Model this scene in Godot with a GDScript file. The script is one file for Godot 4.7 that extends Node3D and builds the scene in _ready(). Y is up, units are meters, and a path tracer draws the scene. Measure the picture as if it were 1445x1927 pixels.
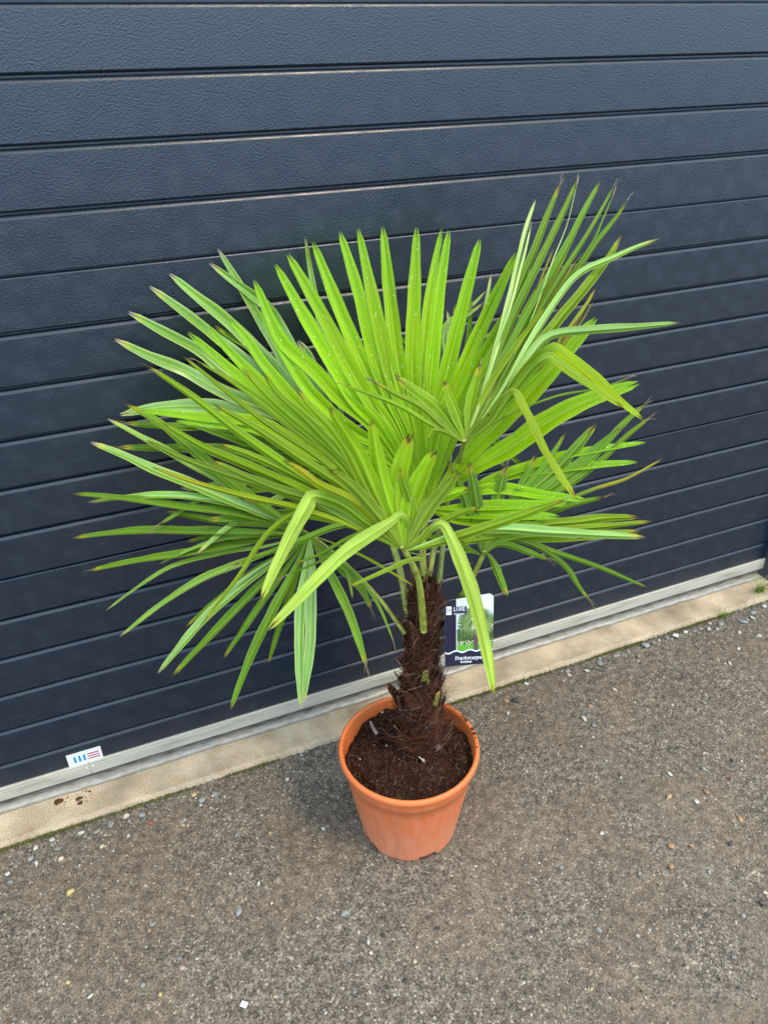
extends Node3D
# A potted windmill palm on rough asphalt in front of a dark ribbed garage door, on a bright hazy day. Units are metres.

var rng := RandomNumberGenerator.new()
var used := {}
var M := {}
var drops: Array[Transform3D] = []

# ---------------------------------------------------------------- helpers
func numbered(n: String, parent: Node) -> String:
	var key := str(parent.get_instance_id()) + n
	if not used.has(key):
		used[key] = 0
		return n
	used[key] += 1
	return "%s_%03d" % [n, used[key]]

func put(n: String, mesh: Mesh, mat: Material, parent: Node = null) -> MeshInstance3D:
	var o := MeshInstance3D.new()
	var p: Node = self if parent == null else parent
	o.name = numbered(n, p)
	o.mesh = mesh
	if mat:
		o.material_override = mat
	p.add_child(o, true)
	return o

func thing(n: String, label: String, category: String, group := "", at := Vector3.ZERO) -> Node3D:
	var o := Node3D.new()
	o.name = numbered(n, self)
	add_child(o, true)
	o.position = at
	tag(o, label, category, group)
	return o

func tag(o: Node, label: String, category: String, group := "") -> void:
	o.set_meta("label", label)
	o.set_meta("category", category)
	if group != "":
		o.set_meta("group", group)

func structure(o: Node, label: String, category: String) -> void:
	tag(o, label, category)
	o.set_meta("kind", "structure")

func lin(r: float, g: float, b: float) -> Color:
	return Color(r, g, b).linear_to_srgb()

func mat(c: Color, rough: float, spec := 0.5) -> StandardMaterial3D:
	var m := StandardMaterial3D.new()
	m.albedo_color = c
	m.roughness = rough
	m.metallic_specular = spec
	m.cull_mode = BaseMaterial3D.CULL_DISABLED
	return m

func noise(freq: float, kind := FastNoiseLite.TYPE_SIMPLEX_SMOOTH, sd := 1, oct := 3, warp := 0.0) -> FastNoiseLite:
	var n := FastNoiseLite.new()
	n.noise_type = kind
	n.frequency = freq
	n.seed = sd
	n.fractal_type = FastNoiseLite.FRACTAL_FBM if oct > 1 else FastNoiseLite.FRACTAL_NONE
	n.fractal_octaves = oct
	if warp > 0.0:
		n.domain_warp_enabled = true
		n.domain_warp_amplitude = warp
		n.domain_warp_frequency = freq * 0.8
	return n

func noise_tex(n: FastNoiseLite, size := 512, ramp: Gradient = null) -> NoiseTexture2D:
	var t := NoiseTexture2D.new()
	t.width = size
	t.height = size
	t.seamless = true
	t.noise = n
	t.color_ramp = ramp
	return t

func quad(st: SurfaceTool, a: Vector3, b: Vector3, c: Vector3, d: Vector3) -> void:
	for v in [a, b, c, a, c, d]:
		st.add_vertex(v)

# a box with chamfered edges, clockwise fronts are sorted out by generate_normals and two-sided materials
func box_mesh(size: Vector3) -> BoxMesh:
	var b := BoxMesh.new()
	b.size = size
	return b

# a profile of (z, y) points swept along x, with u = x and v = running length
func sweep_x(prof: Array, x0: float, x1: float, wobble: FastNoiseLite = null, steps := 1, amount := 0.004, keep := -1.0, closed := false) -> ArrayMesh:
	var st := SurfaceTool.new()
	st.begin(Mesh.PRIMITIVE_TRIANGLES)
	st.set_smooth_group(-1)
	var run := 0.0
	var cnt := prof.size() if closed else prof.size() - 1
	for i in cnt:
		var p: Vector2 = prof[i]
		var q: Vector2 = prof[(i + 1) % prof.size()]
		var nxt := run + p.distance_to(q)
		for s in steps:
			var xa := lerpf(x0, x1, float(s) / steps)
			var xb := lerpf(x0, x1, float(s + 1) / steps)
			var wa := 0.0
			var wb := 0.0
			if wobble:
				wa = wobble.get_noise_1d(xa * 100.0) * amount
				wb = wobble.get_noise_1d(xb * 100.0) * amount
			var wp := 1.0 if p.x > keep else 0.0
			var wq := 1.0 if q.x > keep else 0.0
			var vs := [Vector3(xa, p.y, p.x + wa * wp), Vector3(xb, p.y, p.x + wb * wp), Vector3(xb, q.y, q.x + wb * wq), Vector3(xa, q.y, q.x + wa * wq)]
			var uvs := [Vector2(xa, run), Vector2(xb, run), Vector2(xb, nxt), Vector2(xa, nxt)]
			for k in [0, 1, 2, 0, 2, 3]:
				st.set_uv(uvs[k])
				st.add_vertex(vs[k])
		run = nxt
	st.generate_normals()
	return st.commit()

func catmull(pts: Array, n: int) -> PackedVector3Array:
	var cum := [0.0]
	for i in range(1, pts.size()):
		cum.append(cum[i - 1] + maxf(0.0005, pts[i].distance_to(pts[i - 1])))
	var out := PackedVector3Array()
	for s in n + 1:
		var d: float = cum[-1] * float(s) / n
		var i := 0
		while i < pts.size() - 2 and cum[i + 1] < d:
			i += 1
		var p1: Vector3 = pts[i]
		var p2: Vector3 = pts[i + 1]
		var l: float = cum[i + 1] - cum[i]
		var m1 := (p2 - p1) / l
		var m2 := m1
		if i > 0:
			m1 = (p2 - pts[i - 1]) / (cum[i + 1] - cum[i - 1])
		if i < pts.size() - 2:
			m2 = (pts[i + 2] - p1) / (cum[i + 2] - cum[i])
		var t: float = (d - cum[i]) / l
		var t2 := t * t
		var t3 := t2 * t
		out.append(p1 * (2 * t3 - 3 * t2 + 1) + m1 * l * (t3 - 2 * t2 + t) + p2 * (-2 * t3 + 3 * t2) + m2 * l * (t3 - t2))
	return out

# a tube along points, radius from r0 to r1, flattened by squash across the given direction
func tube(path: PackedVector3Array, r0: float, r1: float, sides := 8, squash := 1.0, facing := Vector3(0, 0.3, 1)) -> ArrayMesh:
	var st := SurfaceTool.new()
	st.begin(Mesh.PRIMITIVE_TRIANGLES)
	st.set_smooth_group(0)
	var n := path.size()
	var rings := []
	for i in n:
		var t := (path[mini(i + 1, n - 1)] - path[maxi(i - 1, 0)]).normalized()
		var side := t.cross(facing).normalized()
		var up := side.cross(t).normalized()
		var r := lerpf(r0, r1, float(i) / (n - 1))
		var ring := []
		for k in sides:
			var a := TAU * k / sides
			ring.append(path[i] + side * cos(a) * r + up * sin(a) * r * squash)
		rings.append(ring)
	for i in n - 1:
		for k in sides:
			var k2 := (k + 1) % sides
			quad(st, rings[i][k], rings[i + 1][k], rings[i + 1][k2], rings[i][k2])
	for k in range(1, sides - 1):
		st.add_vertex(rings[n - 1][0])
		st.add_vertex(rings[n - 1][k])
		st.add_vertex(rings[n - 1][k + 1])
		st.add_vertex(rings[0][0])
		st.add_vertex(rings[0][k + 1])
		st.add_vertex(rings[0][k])
	st.index()
	st.generate_normals()
	return st.commit()

# a lumpy stone: a sphere grid pushed about by noise and cut by a few planes
func stone_mesh(sd: int, flat := 0.6, angular := 0.5, rings := 7, segs := 10) -> ArrayMesh:
	var r := RandomNumberGenerator.new()
	r.seed = sd
	var cuts := []
	for i in 7:
		cuts.append([Vector3(r.randf_range(-1, 1), r.randf_range(-1, 1), r.randf_range(-1, 1)).normalized(), r.randf_range(0.48, 0.85)])
	var nz := noise(0.9, FastNoiseLite.TYPE_SIMPLEX_SMOOTH, sd, 2)
	var st := SurfaceTool.new()
	st.begin(Mesh.PRIMITIVE_TRIANGLES)
	st.set_smooth_group(0 if angular < 0.5 else -1)
	var pts := []
	for i in rings + 1:
		var row := []
		for k in segs:
			var a := TAU * k / segs
			var b := PI * i / rings
			var d := Vector3(sin(b) * cos(a), cos(b), sin(b) * sin(a))
			var l := 1.0 + 0.25 * nz.get_noise_3d(d.x, d.y, d.z)
			for c in cuts:
				var h: float = d.dot(c[0])
				if h > 0.05:
					l = minf(l, lerpf(9.0, c[1] / h, 1.0) if angular > 0.2 else l)
			row.append(Vector3(d.x * l, d.y * l * flat, d.z * l * 0.8))
		pts.append(row)
	for i in rings:
		for k in segs:
			var k2 := (k + 1) % segs
			quad(st, pts[i][k], pts[i][k2], pts[i + 1][k2], pts[i + 1][k])
	st.generate_normals()
	return st.commit()

# ---------------------------------------------------------------- foliage
const TINT := {
	"l": [0.275, 0.49, 0.006], "c": [0.27, 0.44, 0.006], "o": [0.20, 0.325, 0.006], "q": [0.19, 0.29, 0.025], "p": [0.44, 0.58, 0.10], "y": [0.34, 0.40, 0.008],
	"g": [0.125, 0.255, 0.018], "s": [0.135, 0.27, 0.035], "k": [0.20, 0.34, 0.06], "w": [0.25, 0.37, 0.09], "t": [0.23, 0.29, 0.05],
	"d": [0.13, 0.06, 0.015], "e": [0.20, 0.27, 0.02]}

func frond(at: Vector3, normal: Vector3, petiole: Array, width: float, palm: Node3D) -> MeshInstance3D:
	var pts := petiole.duplicate()
	pts.append(Vector3.ZERO)
	pts.append((pts[-1] - pts[-2]).normalized() * 0.012)
	var o := put("frond", tube(catmull(pts, 18), width * 0.62, width * 0.42, 8, 0.75, normal), M.petiole, palm)
	o.position = at
	o.set_meta("normal_dir", normal)
	return o

func blade(fr: MeshInstance3D, width_mm: float, tint: String, mm: Array) -> void:
	var pts := [Vector3.ZERO]
	for i in range(0, mm.size(), 3):
		pts.append(Vector3(mm[i], mm[i + 1], mm[i + 2]) * 0.001)
	var rows := 48 if tint == "p" else 28
	var path := catmull(pts, rows)
	var normal: Vector3 = fr.get_meta("normal_dir")
	var t0 := (path[1] - path[0]).normalized()
	normal = (normal - t0 * t0.dot(normal)).normalized()
	normal = normal.rotated(t0, rng.randf_range(-0.22, 0.22))
	var w := width_mm * 0.0005 * (0.93 if tint == "p" else (0.96 if tint == "l" else 1.0))
	var length := 0.0
	for i in rows:
		length += path[i].distance_to(path[i + 1])
	var base: Array = TINT[tint]
	var vary := rng.randf_range(0.88, 1.12)
	var col := Color(base[0] * vary * rng.randf_range(0.94, 1.06), base[1] * vary, base[2] * vary)
	var fold := rng.randf_range(0.50, 0.75) if tint == "l" else rng.randf_range(0.45, 0.72)
	if tint == "p":
		fold = 0.26
	var half_a := rng.randf_range(0.90, 1.08)
	var half_b := rng.randf_range(0.90, 1.08)
	var ph := rng.randf() * 20.0
	var brown := rng.randf_range(0.002, 0.010) / length
	var yellow := brown + rng.randf_range(0.003, 0.018) / length
	if tint == "l":
		brown = 0.0
		yellow = 0.004 / length
	if tint == "y":
		yellow = 0.22
	if tint == "t":
		yellow = 0.35
	var crease := 0
	if tint == "p":
		var sharpest := 2.0
		for i in range(4, rows - 6):
			var bend := (path[i] - path[i - 2]).normalized().dot((path[i + 2] - path[i]).normalized())
			if bend < sharpest:
				sharpest = bend
				crease = i
	var cols := [-1.0, -0.93, -0.62, -0.3, -0.05, 0.05, 0.3, 0.62, 0.93, 1.0]
	var grid := []
	var cgrid := []
	var uvgrid := []
	var split := rng.randf_range(0.006, 0.016) / length
	for i in rows + 1:
		var s := float(i) / rows
		var t := (path[mini(i + 1, rows)] - path[maxi(i - 1, 0)]).normalized()
		normal = (normal - t * t.dot(normal)).normalized()
		var side := t.cross(normal).normalized()
		var prof := minf(1.0, 0.10 + 1.05 * pow(s / 0.46, 0.9)) if s < 0.46 else 1.0
		if s > 0.5:
			var q := (s - 0.5) / 0.5
			prof *= 1.0 - 0.62 * pow(q, 1.9)
		if s > 0.965:
			prof *= 1.0 - 0.45 * (s - 0.965) / 0.035
		prof *= 1.0 + 0.05 * sin(s * 17.0 + ph) * s + 0.03 * sin(s * 41.0 + ph)
		if tint == "p" and i < crease:
			prof *= 0.86
		var f := fold * (1.0 - 0.45 * s)
		var row := []
		var crow := []
		var urow := []
		for c in cols:
			var ac: float = absf(c)
			var back := 0.0
			if s > 0.9:
				back = maxf(0.0, (0.5 - ac) / 0.5) * split * length * ((s - 0.9) / 0.1) * 1.6 + maxf(0.0, ac - 0.7) * 0.02 * ((s - 0.9) / 0.1)
			var h: float = f * ac + 0.10 * sin(PI * clampf(ac, 0, 1)) + 0.05 * sin(s * 23.0 + ph + c * 2.0) * s
			var p: Vector3 = path[i] + side * (c * w * prof) + normal * (h * w * prof) - t * back
			row.append(p)
			var k := col * (half_a if c < 0.0 else half_b) * (1.0 + 0.07 * sin(s * 9.0 + ph * 1.7) + 0.05 * sin(s * 31.0 + c * 4.0 + ph))
			k = k.lerp(Color(0.30, 0.38, 0.04), (0.30 if tint == "l" else 0.12) * (1.0 - smoothstep(0.0, 0.3, s)))
			if tint == "p":
				k = Color(0.16, 0.27, 0.012).lerp(k, smoothstep(crease - 3.0, crease + 1.0, float(i)))
			if ac < 0.2:
				k = k.lerp(Color(0.40, 0.47, 0.08), 0.2 if tint == "p" else 0.4)
			elif ac > 0.9:
				k = k.lerp(Color(0.42, 0.44, 0.12), 0.5 if tint in ["s", "q", "k", "o"] else 0.25)
			var jag: float = 0.012 * sin(c * 9.0 + ph)
			if s > 1.0 - yellow + jag:
				k = k.lerp(Color(0.48, 0.38, 0.03), 0.6)
			if s > 1.0 - brown + jag:
				k = Color(0.11, 0.055, 0.03) if tint != "s" else Color(0.30, 0.22, 0.18)
			if tint == "e":
				var streak: float = sin(s * 14.0 + c * 3.0 + ph)
				if s > 0.45 and streak > 0.1:
					k = Color(0.05, 0.022, 0.008) if streak > 0.65 else Color(0.45, 0.28, 0.02)
			if tint == "d":
				k = Color(0.05, 0.022, 0.01) if s > 0.75 or sin(s * 20.0 + c * 2.0) > 0.5 else Color(0.28, 0.15, 0.02)
				if s < 0.4:
					k = Color(0.14, 0.24, 0.02)
			if tint == "l":
				k = k.lerp(Color(0.20, 0.43, 0.05), 0.45 * smoothstep(0.55, 1.0, s))
			crow.append(k)
			urow.append(Vector2((c * 0.5 + 0.5) * w * 2.0, s * length))
		grid.append(row)
		cgrid.append(crow)
		uvgrid.append(urow)
		if tint == "l" and s > 0.32 and s < 0.93:
			for q in 2:
				if rng.randf() < 0.62:
					var c := rng.randf_range(-0.85, 0.85)
					var p := path[i] + side * (c * w * prof) + normal * ((f * absf(c) + 0.10 * sin(PI * absf(c))) * w * prof + 0.0004) + t * rng.randf_range(-0.009, 0.009)
					var r := rng.randf_range(0.0005, 0.0015)
					var b := Basis(side * r, normal * r * 0.55, t * r * rng.randf_range(1.0, 1.9))
					drops.append(Transform3D(b, fr.position + p))
	var st := SurfaceTool.new()
	st.begin(Mesh.PRIMITIVE_TRIANGLES)
	for j in cols.size() - 1:
		st.set_smooth_group(0 if j < 4 else (1 if j == 4 else 2))
		for i in rows:
			for k in [[i, j], [i, j + 1], [i + 1, j + 1], [i, j], [i + 1, j + 1], [i + 1, j]]:
				st.set_color(cgrid[k[0]][k[1]])
				st.set_uv(uvgrid[k[0]][k[1]])
				st.add_vertex(grid[k[0]][k[1]])
	if (tint in ["g", "t", "o", "e", "w", "d"]) and rng.randf() < 0.42:
		var tip_dir := (path[rows] - path[rows - 2]).normalized()
		for q in rng.randi_range(2, 4):
			var p: Vector3 = grid[rows][rng.randi_range(1, cols.size() - 2)]
			var d := (tip_dir + Vector3(rng.randf_range(-0.3, 0.3), rng.randf_range(-0.3, 0.3), rng.randf_range(-0.3, 0.3))).normalized()
			var line := [p - tip_dir * 0.004]
			for k in 4:
				line.append(p + d * 0.005 * (k + 1) + Vector3(0, -0.0006 * k * k, 0))
			st.set_smooth_group(-1)
			st.set_uv(Vector2.ZERO)
			strand(st, line, rng.randf_range(0.0004, 0.0008), Color(0.20, 0.14, 0.09).lerp(Color(0.40, 0.34, 0.25), rng.randf()))
	st.generate_normals()
	put("leaflet", st.commit(), M.leaf_pale if tint in ["s", "w", "k"] else (M.leaf_bright if tint == "l" else M.leaf), fr)

# ---------------------------------------------------------------- textures
func leaf_material(back: Color, rough: float, spec: float) -> StandardMaterial3D:
	var m := mat(Color.WHITE, rough, spec)
	m.vertex_color_use_as_albedo = true
	m.backlight_enabled = true
	m.backlight = back
	m.albedo_texture = M.leaf_tone
	m.uv1_scale = Vector3(60, 0.45, 1)
	m.heightmap_enabled = true
	m.heightmap_texture = M.leaf_veins
	m.heightmap_scale = 0.012
	return m

func make_materials() -> void:
	var g := Gradient.new()
	g.offsets = PackedFloat32Array([0.0, 0.35, 0.7, 1.0])
	g.colors = PackedColorArray([Color(0.74, 0.79, 0.62), Color(0.90, 0.93, 0.84), Color(1, 1, 1), Color(1, 1, 0.90)])
	M.leaf_tone = noise_tex(noise(0.02, FastNoiseLite.TYPE_SIMPLEX_SMOOTH, 5, 4), 256, g)
	M.leaf_veins = noise_tex(noise(0.035, FastNoiseLite.TYPE_SIMPLEX, 8, 3), 256)
	M.leaf = leaf_material(Color(1.0, 0.97, 0.25), 0.44, 0.30)
	M.leaf_bright = leaf_material(Color(1.0, 1.0, 0.2), 0.45, 0.22)
	M.leaf_pale = leaf_material(Color(0.62, 0.62, 0.30), 0.36, 0.55)
	M.petiole = mat(lin(0.20, 0.26, 0.03), 0.5)
	var pg := Gradient.new()
	pg.offsets = PackedFloat32Array([0.0, 0.4, 0.62, 1.0])
	pg.colors = PackedColorArray([lin(0.11, 0.06, 0.015), lin(0.19, 0.2, 0.025), lin(0.21, 0.27, 0.03), lin(0.26, 0.30, 0.04)])
	M.petiole.albedo_color = Color.WHITE
	M.petiole.albedo_texture = noise_tex(noise(0.02, FastNoiseLite.TYPE_SIMPLEX_SMOOTH, 15, 4), 256, pg)
	M.petiole.uv1_triplanar = true
	M.petiole.uv1_scale = Vector3(14, 5, 14)
	# door paint: an embossed, wrinkled sheet
	M.door = mat(Color.WHITE, 0.40, 0.62)
	var pg2 := Gradient.new()
	pg2.offsets = PackedFloat32Array([0.0, 0.55, 0.72, 0.88, 1.0])
	pg2.colors = PackedColorArray([lin(0.0026, 0.0082, 0.0172), lin(0.0029, 0.0088, 0.0182), lin(0.0032, 0.0093, 0.0188), lin(0.0075, 0.0132, 0.0220), lin(0.019, 0.025, 0.032)])
	M.door.albedo_texture = noise_tex(noise(0.0075, FastNoiseLite.TYPE_SIMPLEX_SMOOTH, 33, 5), 1024, pg2)
	M.door.heightmap_enabled = true
	M.door.heightmap_texture = noise_tex(noise(0.064, FastNoiseLite.TYPE_SIMPLEX_SMOOTH, 21, 3, 11.0), 1024)
	M.door.heightmap_scale = 0.033
	M.door.uv1_scale = Vector3(2.3, 3.4, 1)
	var dg := Gradient.new()
	dg.offsets = PackedFloat32Array([0.0, 0.5, 1.0])
	dg.colors = PackedColorArray([Color(0.28, 0.28, 0.28), Color(0.34, 0.34, 0.34), Color(0.46, 0.46, 0.46)])
	M.door.roughness = 1.0
	M.door.roughness_texture = noise_tex(noise(0.012, FastNoiseLite.TYPE_SIMPLEX_SMOOTH, 31, 4), 512, dg)
	M.door_edge = M.door.duplicate()
	M.door_edge.heightmap_scale = 0.014
	M.door_edge.metallic_specular = 0.44
	M.aluminium = mat(lin(0.50, 0.49, 0.44), 0.5, 0.5)
	M.aluminium.metallic = 0.1
	var ag := Gradient.new()
	ag.offsets = PackedFloat32Array([0.0, 0.3, 0.55, 1.0])
	ag.colors = PackedColorArray([lin(0.22, 0.20, 0.15), lin(0.30, 0.275, 0.22), lin(0.33, 0.305, 0.245), lin(0.36, 0.335, 0.275)])
	M.aluminium.albedo_color = Color.WHITE
	M.aluminium.albedo_texture = noise_tex(noise(0.012, FastNoiseLite.TYPE_SIMPLEX_SMOOTH, 41, 5), 512, ag)
	M.aluminium.uv1_scale = Vector3(0.8, 5, 1)
	var sg := Gradient.new()
	sg.offsets = PackedFloat32Array([0.0, 0.42, 0.6, 1.0])
	sg.colors = PackedColorArray([lin(0.14, 0.12, 0.095), lin(0.185, 0.168, 0.14), lin(0.205, 0.188, 0.158), lin(0.225, 0.207, 0.178)])
	M.rubber = mat(Color.WHITE, 0.42, 0.5)
	M.rubber.albedo_texture = noise_tex(noise(0.02, FastNoiseLite.TYPE_SIMPLEX_SMOOTH, 43, 5), 512, sg)
	M.rubber.uv1_scale = Vector3(3.0, 5, 1)
	var rg := Gradient.new()
	rg.offsets = PackedFloat32Array([0.0, 0.4, 0.65, 1.0])
	rg.colors = PackedColorArray([lin(0.035, 0.027, 0.02), lin(0.07, 0.058, 0.045), lin(0.105, 0.095, 0.08), lin(0.14, 0.13, 0.115)])
	M.rubber_dark = mat(Color.WHITE, 0.5, 0.4)
	M.rubber_dark.albedo_texture = noise_tex(noise(0.02, FastNoiseLite.TYPE_SIMPLEX_SMOOTH, 44, 5), 512, rg)
	M.rubber_dark.uv1_scale = Vector3(1.3, 9, 1)
	M.steel = mat(lin(0.55, 0.54, 0.5), 0.3)
	M.steel.metallic = 0.9
	# concrete strip
	M.concrete = mat(Color.WHITE, 0.9, 0.3)
	M.concrete.albedo_texture = ImageTexture.create_from_image(concrete_image())
	M.concrete.uv1_triplanar = true
	M.concrete.uv1_world_triplanar = true
	M.concrete.uv1_scale = Vector3(1.0 / 1.1, 1.0 / 1.1, 1.0 / 1.1)
	M.concrete.heightmap_enabled = true
	M.concrete.heightmap_texture = noise_tex(noise(0.20, FastNoiseLite.TYPE_SIMPLEX, 51, 3), 1024)
	M.concrete.heightmap_scale = 0.05
	# asphalt
	M.asphalt = mat(Color.WHITE, 0.88, 0.35)
	M.asphalt.albedo_texture = ImageTexture.create_from_image(asphalt_image())
	M.asphalt.uv1_scale = Vector3(1.0 / 1.9, 1.0 / 1.9, 1)
	var cell := noise(0.12, FastNoiseLite.TYPE_CELLULAR, 61, 3)
	cell.cellular_return_type = FastNoiseLite.RETURN_DISTANCE
	M.asphalt.heightmap_enabled = true
	M.asphalt.heightmap_texture = noise_tex(cell, 1024)
	M.asphalt.heightmap_scale = -0.30
	M.gravel = mat(Color.WHITE, 0.75, 0.4)
	M.gravel.vertex_color_use_as_albedo = true
	M.moss = mat(Color.WHITE, 0.95, 0.2)
	M.moss.vertex_color_use_as_albedo = true
	# pot
	M.pot = mat(Color.WHITE, 0.46, 0.5)
	M.pot.albedo_texture = ImageTexture.create_from_image(pot_image())
	M.pot.heightmap_enabled = true
	M.pot.heightmap_texture = noise_tex(noise(0.05, FastNoiseLite.TYPE_SIMPLEX, 71, 3), 512)
	M.pot.heightmap_scale = 0.015
	M.pot.subsurf_scatter_enabled = true
	M.pot.subsurf_scatter_strength = 0.05
	M.rim = mat(lin(0.50, 0.122, 0.034), 0.44, 0.4)
	# soil, bark, fibre
	var eg := Gradient.new()
	eg.offsets = PackedFloat32Array([0.0, 0.45, 0.7, 1.0])
	eg.colors = PackedColorArray([lin(0.004, 0.0016, 0.0009), lin(0.013, 0.0042, 0.002), lin(0.029, 0.0092, 0.0037), lin(0.055, 0.019, 0.008)])
	M.soil = mat(Color.WHITE, 0.9, 0.25)
	M.soil.albedo_texture = noise_tex(noise(0.06, FastNoiseLite.TYPE_SIMPLEX, 81, 4), 512, eg)
	M.soil.uv1_triplanar = true
	M.soil.uv1_scale = Vector3(5, 5, 5)
	M.bark = mat(Color.WHITE, 0.85, 0.3)
	M.bark.albedo_texture = M.soil.albedo_texture
	M.bark.uv1_triplanar = true
	M.bark.uv1_scale = Vector3(7, 3, 7)
	M.fibre = mat(Color.WHITE, 0.7, 0.35)
	M.fibre.vertex_color_use_as_albedo = true
	M.water = mat(Color(0.9, 1, 0.8, 0.07), 0.12, 0.4)
	M.water.transparency = BaseMaterial3D.TRANSPARENCY_ALPHA
	M.plain = mat(Color.WHITE, 0.5)
	M.plain.vertex_color_use_as_albedo = true

func image_of(n: FastNoiseLite, size: int) -> PackedByteArray:
	return n.get_seamless_image(size, size).get_data()

func concrete_image() -> Image:
	var size := 1024
	var a := image_of(noise(0.006, FastNoiseLite.TYPE_SIMPLEX_SMOOTH, 101, 4), size)
	var b := image_of(noise(0.26, FastNoiseLite.TYPE_SIMPLEX, 102, 2), size)
	var c := image_of(noise(0.03, FastNoiseLite.TYPE_SIMPLEX, 103, 3), size)
	var out := PackedByteArray()
	out.resize(size * size * 3)
	for i in size * size:
		var k := (a[i] / 255.0 - 0.5) * 0.85 + 1.0
		var s := b[i] / 255.0
		var v := 0.245 * k * (0.66 + 0.68 * s)
		if s > 0.80:
			v *= 1.25
		if s < 0.2:
			v *= 0.72
		var warm := 0.92 + 0.16 * c[i] / 255.0
		var col := Color(v * 1.17, v * 0.92 * warm, v * 0.63 * warm * warm).linear_to_srgb()
		out[i * 3] = clampi(int(col.r * 255.0), 0, 255)
		out[i * 3 + 1] = clampi(int(col.g * 255.0), 0, 255)
		out[i * 3 + 2] = clampi(int(col.b * 255.0), 0, 255)
	return Image.create_from_data(size, size, false, Image.FORMAT_RGB8, out)

func asphalt_image() -> Image:
	var size := 1536
	var mud := image_of(noise(0.0035, FastNoiseLite.TYPE_SIMPLEX_SMOOTH, 111, 4), size)
	var fine := image_of(noise(0.22, FastNoiseLite.TYPE_SIMPLEX, 112, 2), size)
	var mid := image_of(noise(0.035, FastNoiseLite.TYPE_SIMPLEX, 113, 4), size)
	var patchy := image_of(noise(0.005, FastNoiseLite.TYPE_SIMPLEX, 117, 5), size)
	var cn := noise(0.30, FastNoiseLite.TYPE_CELLULAR, 114, 1)
	cn.cellular_return_type = FastNoiseLite.RETURN_CELL_VALUE
	var cell := image_of(cn, size)
	var out := PackedByteArray()
	out.resize(size * size * 3)
	for i in size * size:
		var m := smoothstep(0.30, 0.75, mud[i] / 255.0)
		var f := fine[i] / 255.0
		var d := mid[i] / 255.0
		var c := cell[i] / 255.0
		var stone := lerpf(0.35 + 1.25 * c, 1.0, 0.15 + 0.6 * m)
		var v := 0.094 * lerpf(0.86, 1.12, patchy[i] / 255.0) * stone * (0.40 + 1.2 * f) * (0.6 + 0.8 * d)
		var r := v * lerpf(1.17, 1.23, m)
		var gg := v * lerpf(0.955, 0.94, m)
		var b := v * lerpf(0.73, 0.68, m)
		if c > 0.955 and f > 0.35:
			r += 0.11
			gg += 0.10
			b += 0.08
		var col := Color(r, gg, b).linear_to_srgb()
		out[i * 3] = clampi(int(col.r * 255.0), 0, 255)
		out[i * 3 + 1] = clampi(int(col.g * 255.0), 0, 255)
		out[i * 3 + 2] = clampi(int(col.b * 255.0), 0, 255)
	return Image.create_from_data(size, size, false, Image.FORMAT_RGB8, out)

# orange plastic with the pale dust that clings towards its foot; u runs round, v from rim (0) to foot (1)
func pot_image() -> Image:
	var w := 1024
	var h := 256
	var im := Image.create_empty(w, h, false, Image.FORMAT_RGB8)
	var n := noise(0.02, FastNoiseLite.TYPE_SIMPLEX_SMOOTH, 121, 4)
	var s := noise(0.30, FastNoiseLite.TYPE_SIMPLEX, 122, 2)
	for y in h:
		for x in w:
			var v := float(y) / h
			var run := n.get_noise_2d(x * 1.4, y * 0.35)
			var cloud := n.get_noise_2d(x * 0.8 + 900.0, y * 0.9)
			var grain := 0.5 + 1.1 * s.get_noise_2d(x * 1.2, y * 1.2)
			var dust := clampf(0.08 + smoothstep(0.2, 1.0, v) * 0.40 + run * 0.20 + cloud * 0.22, 0.0, 0.8) * clampf(grain, 0.1, 1.7)
			dust = clampf(dust, 0.0, 0.85)
			var c := Color(0.47, 0.108, 0.030).lerp(Color(0.54, 0.31, 0.22), dust)
			im.set_pixel(x, y, c.linear_to_srgb())
	return im

# ---------------------------------------------------------------- scene
func _ready() -> void:
	rng.seed = 20240611
	var cam := Camera3D.new()
	cam.name = "camera"
	cam.position = Vector3(0, 1.59895, 1.52966)
	cam.basis = Basis(Vector3(0.9238, -0.0199, 0.3823), Vector3(0.2121, 0.8581, -0.4677), Vector3(-0.3187, 0.5131, 0.7969)).orthonormalized()
	cam.fov = rad_to_deg(2.0 * atan(963.5 / 1450.0))
	cam.near = 0.02
	cam.far = 400.0
	add_child(cam)
	var sky_mat := ProceduralSkyMaterial.new()
	sky_mat.sky_top_color = Color(0.86, 0.94, 1.0)
	sky_mat.sky_horizon_color = Color(0.66, 0.83, 1.0)
	sky_mat.sky_curve = 0.2
	sky_mat.ground_bottom_color = Color(0.28, 0.26, 0.24)
	sky_mat.ground_horizon_color = Color(0.5, 0.5, 0.5)
	sky_mat.sky_energy_multiplier = 1.2
	sky_mat.sun_angle_max = 30.0
	var env := Environment.new()
	env.background_mode = Environment.BG_SKY
	env.sky = Sky.new()
	env.sky.sky_material = sky_mat
	env.tonemap_mode = Environment.TONE_MAPPER_LINEAR
	env.tonemap_exposure = 2.6
	env.sdfgi_enabled = true
	env.ssao_enabled = true
	env.ssil_enabled = true
	var we := WorldEnvironment.new()
	we.name = "world"
	we.environment = env
	add_child(we)
	var sun := DirectionalLight3D.new()
	sun.name = "sun"
	sun.light_color = Color(1.0, 0.93, 0.82)
	sun.light_energy = 0.42
	sun.light_angular_distance = 13.0
	sun.shadow_enabled = true
	add_child(sun)
	sun.look_at_from_position(Vector3(1.2, 3.2, 1.9), Vector3.ZERO)
	make_materials()
	build_ground()
	build_door()
	build_pot()
	build_palm()
	build_tag()
	build_pebbles()
	build_weeds()

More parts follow.
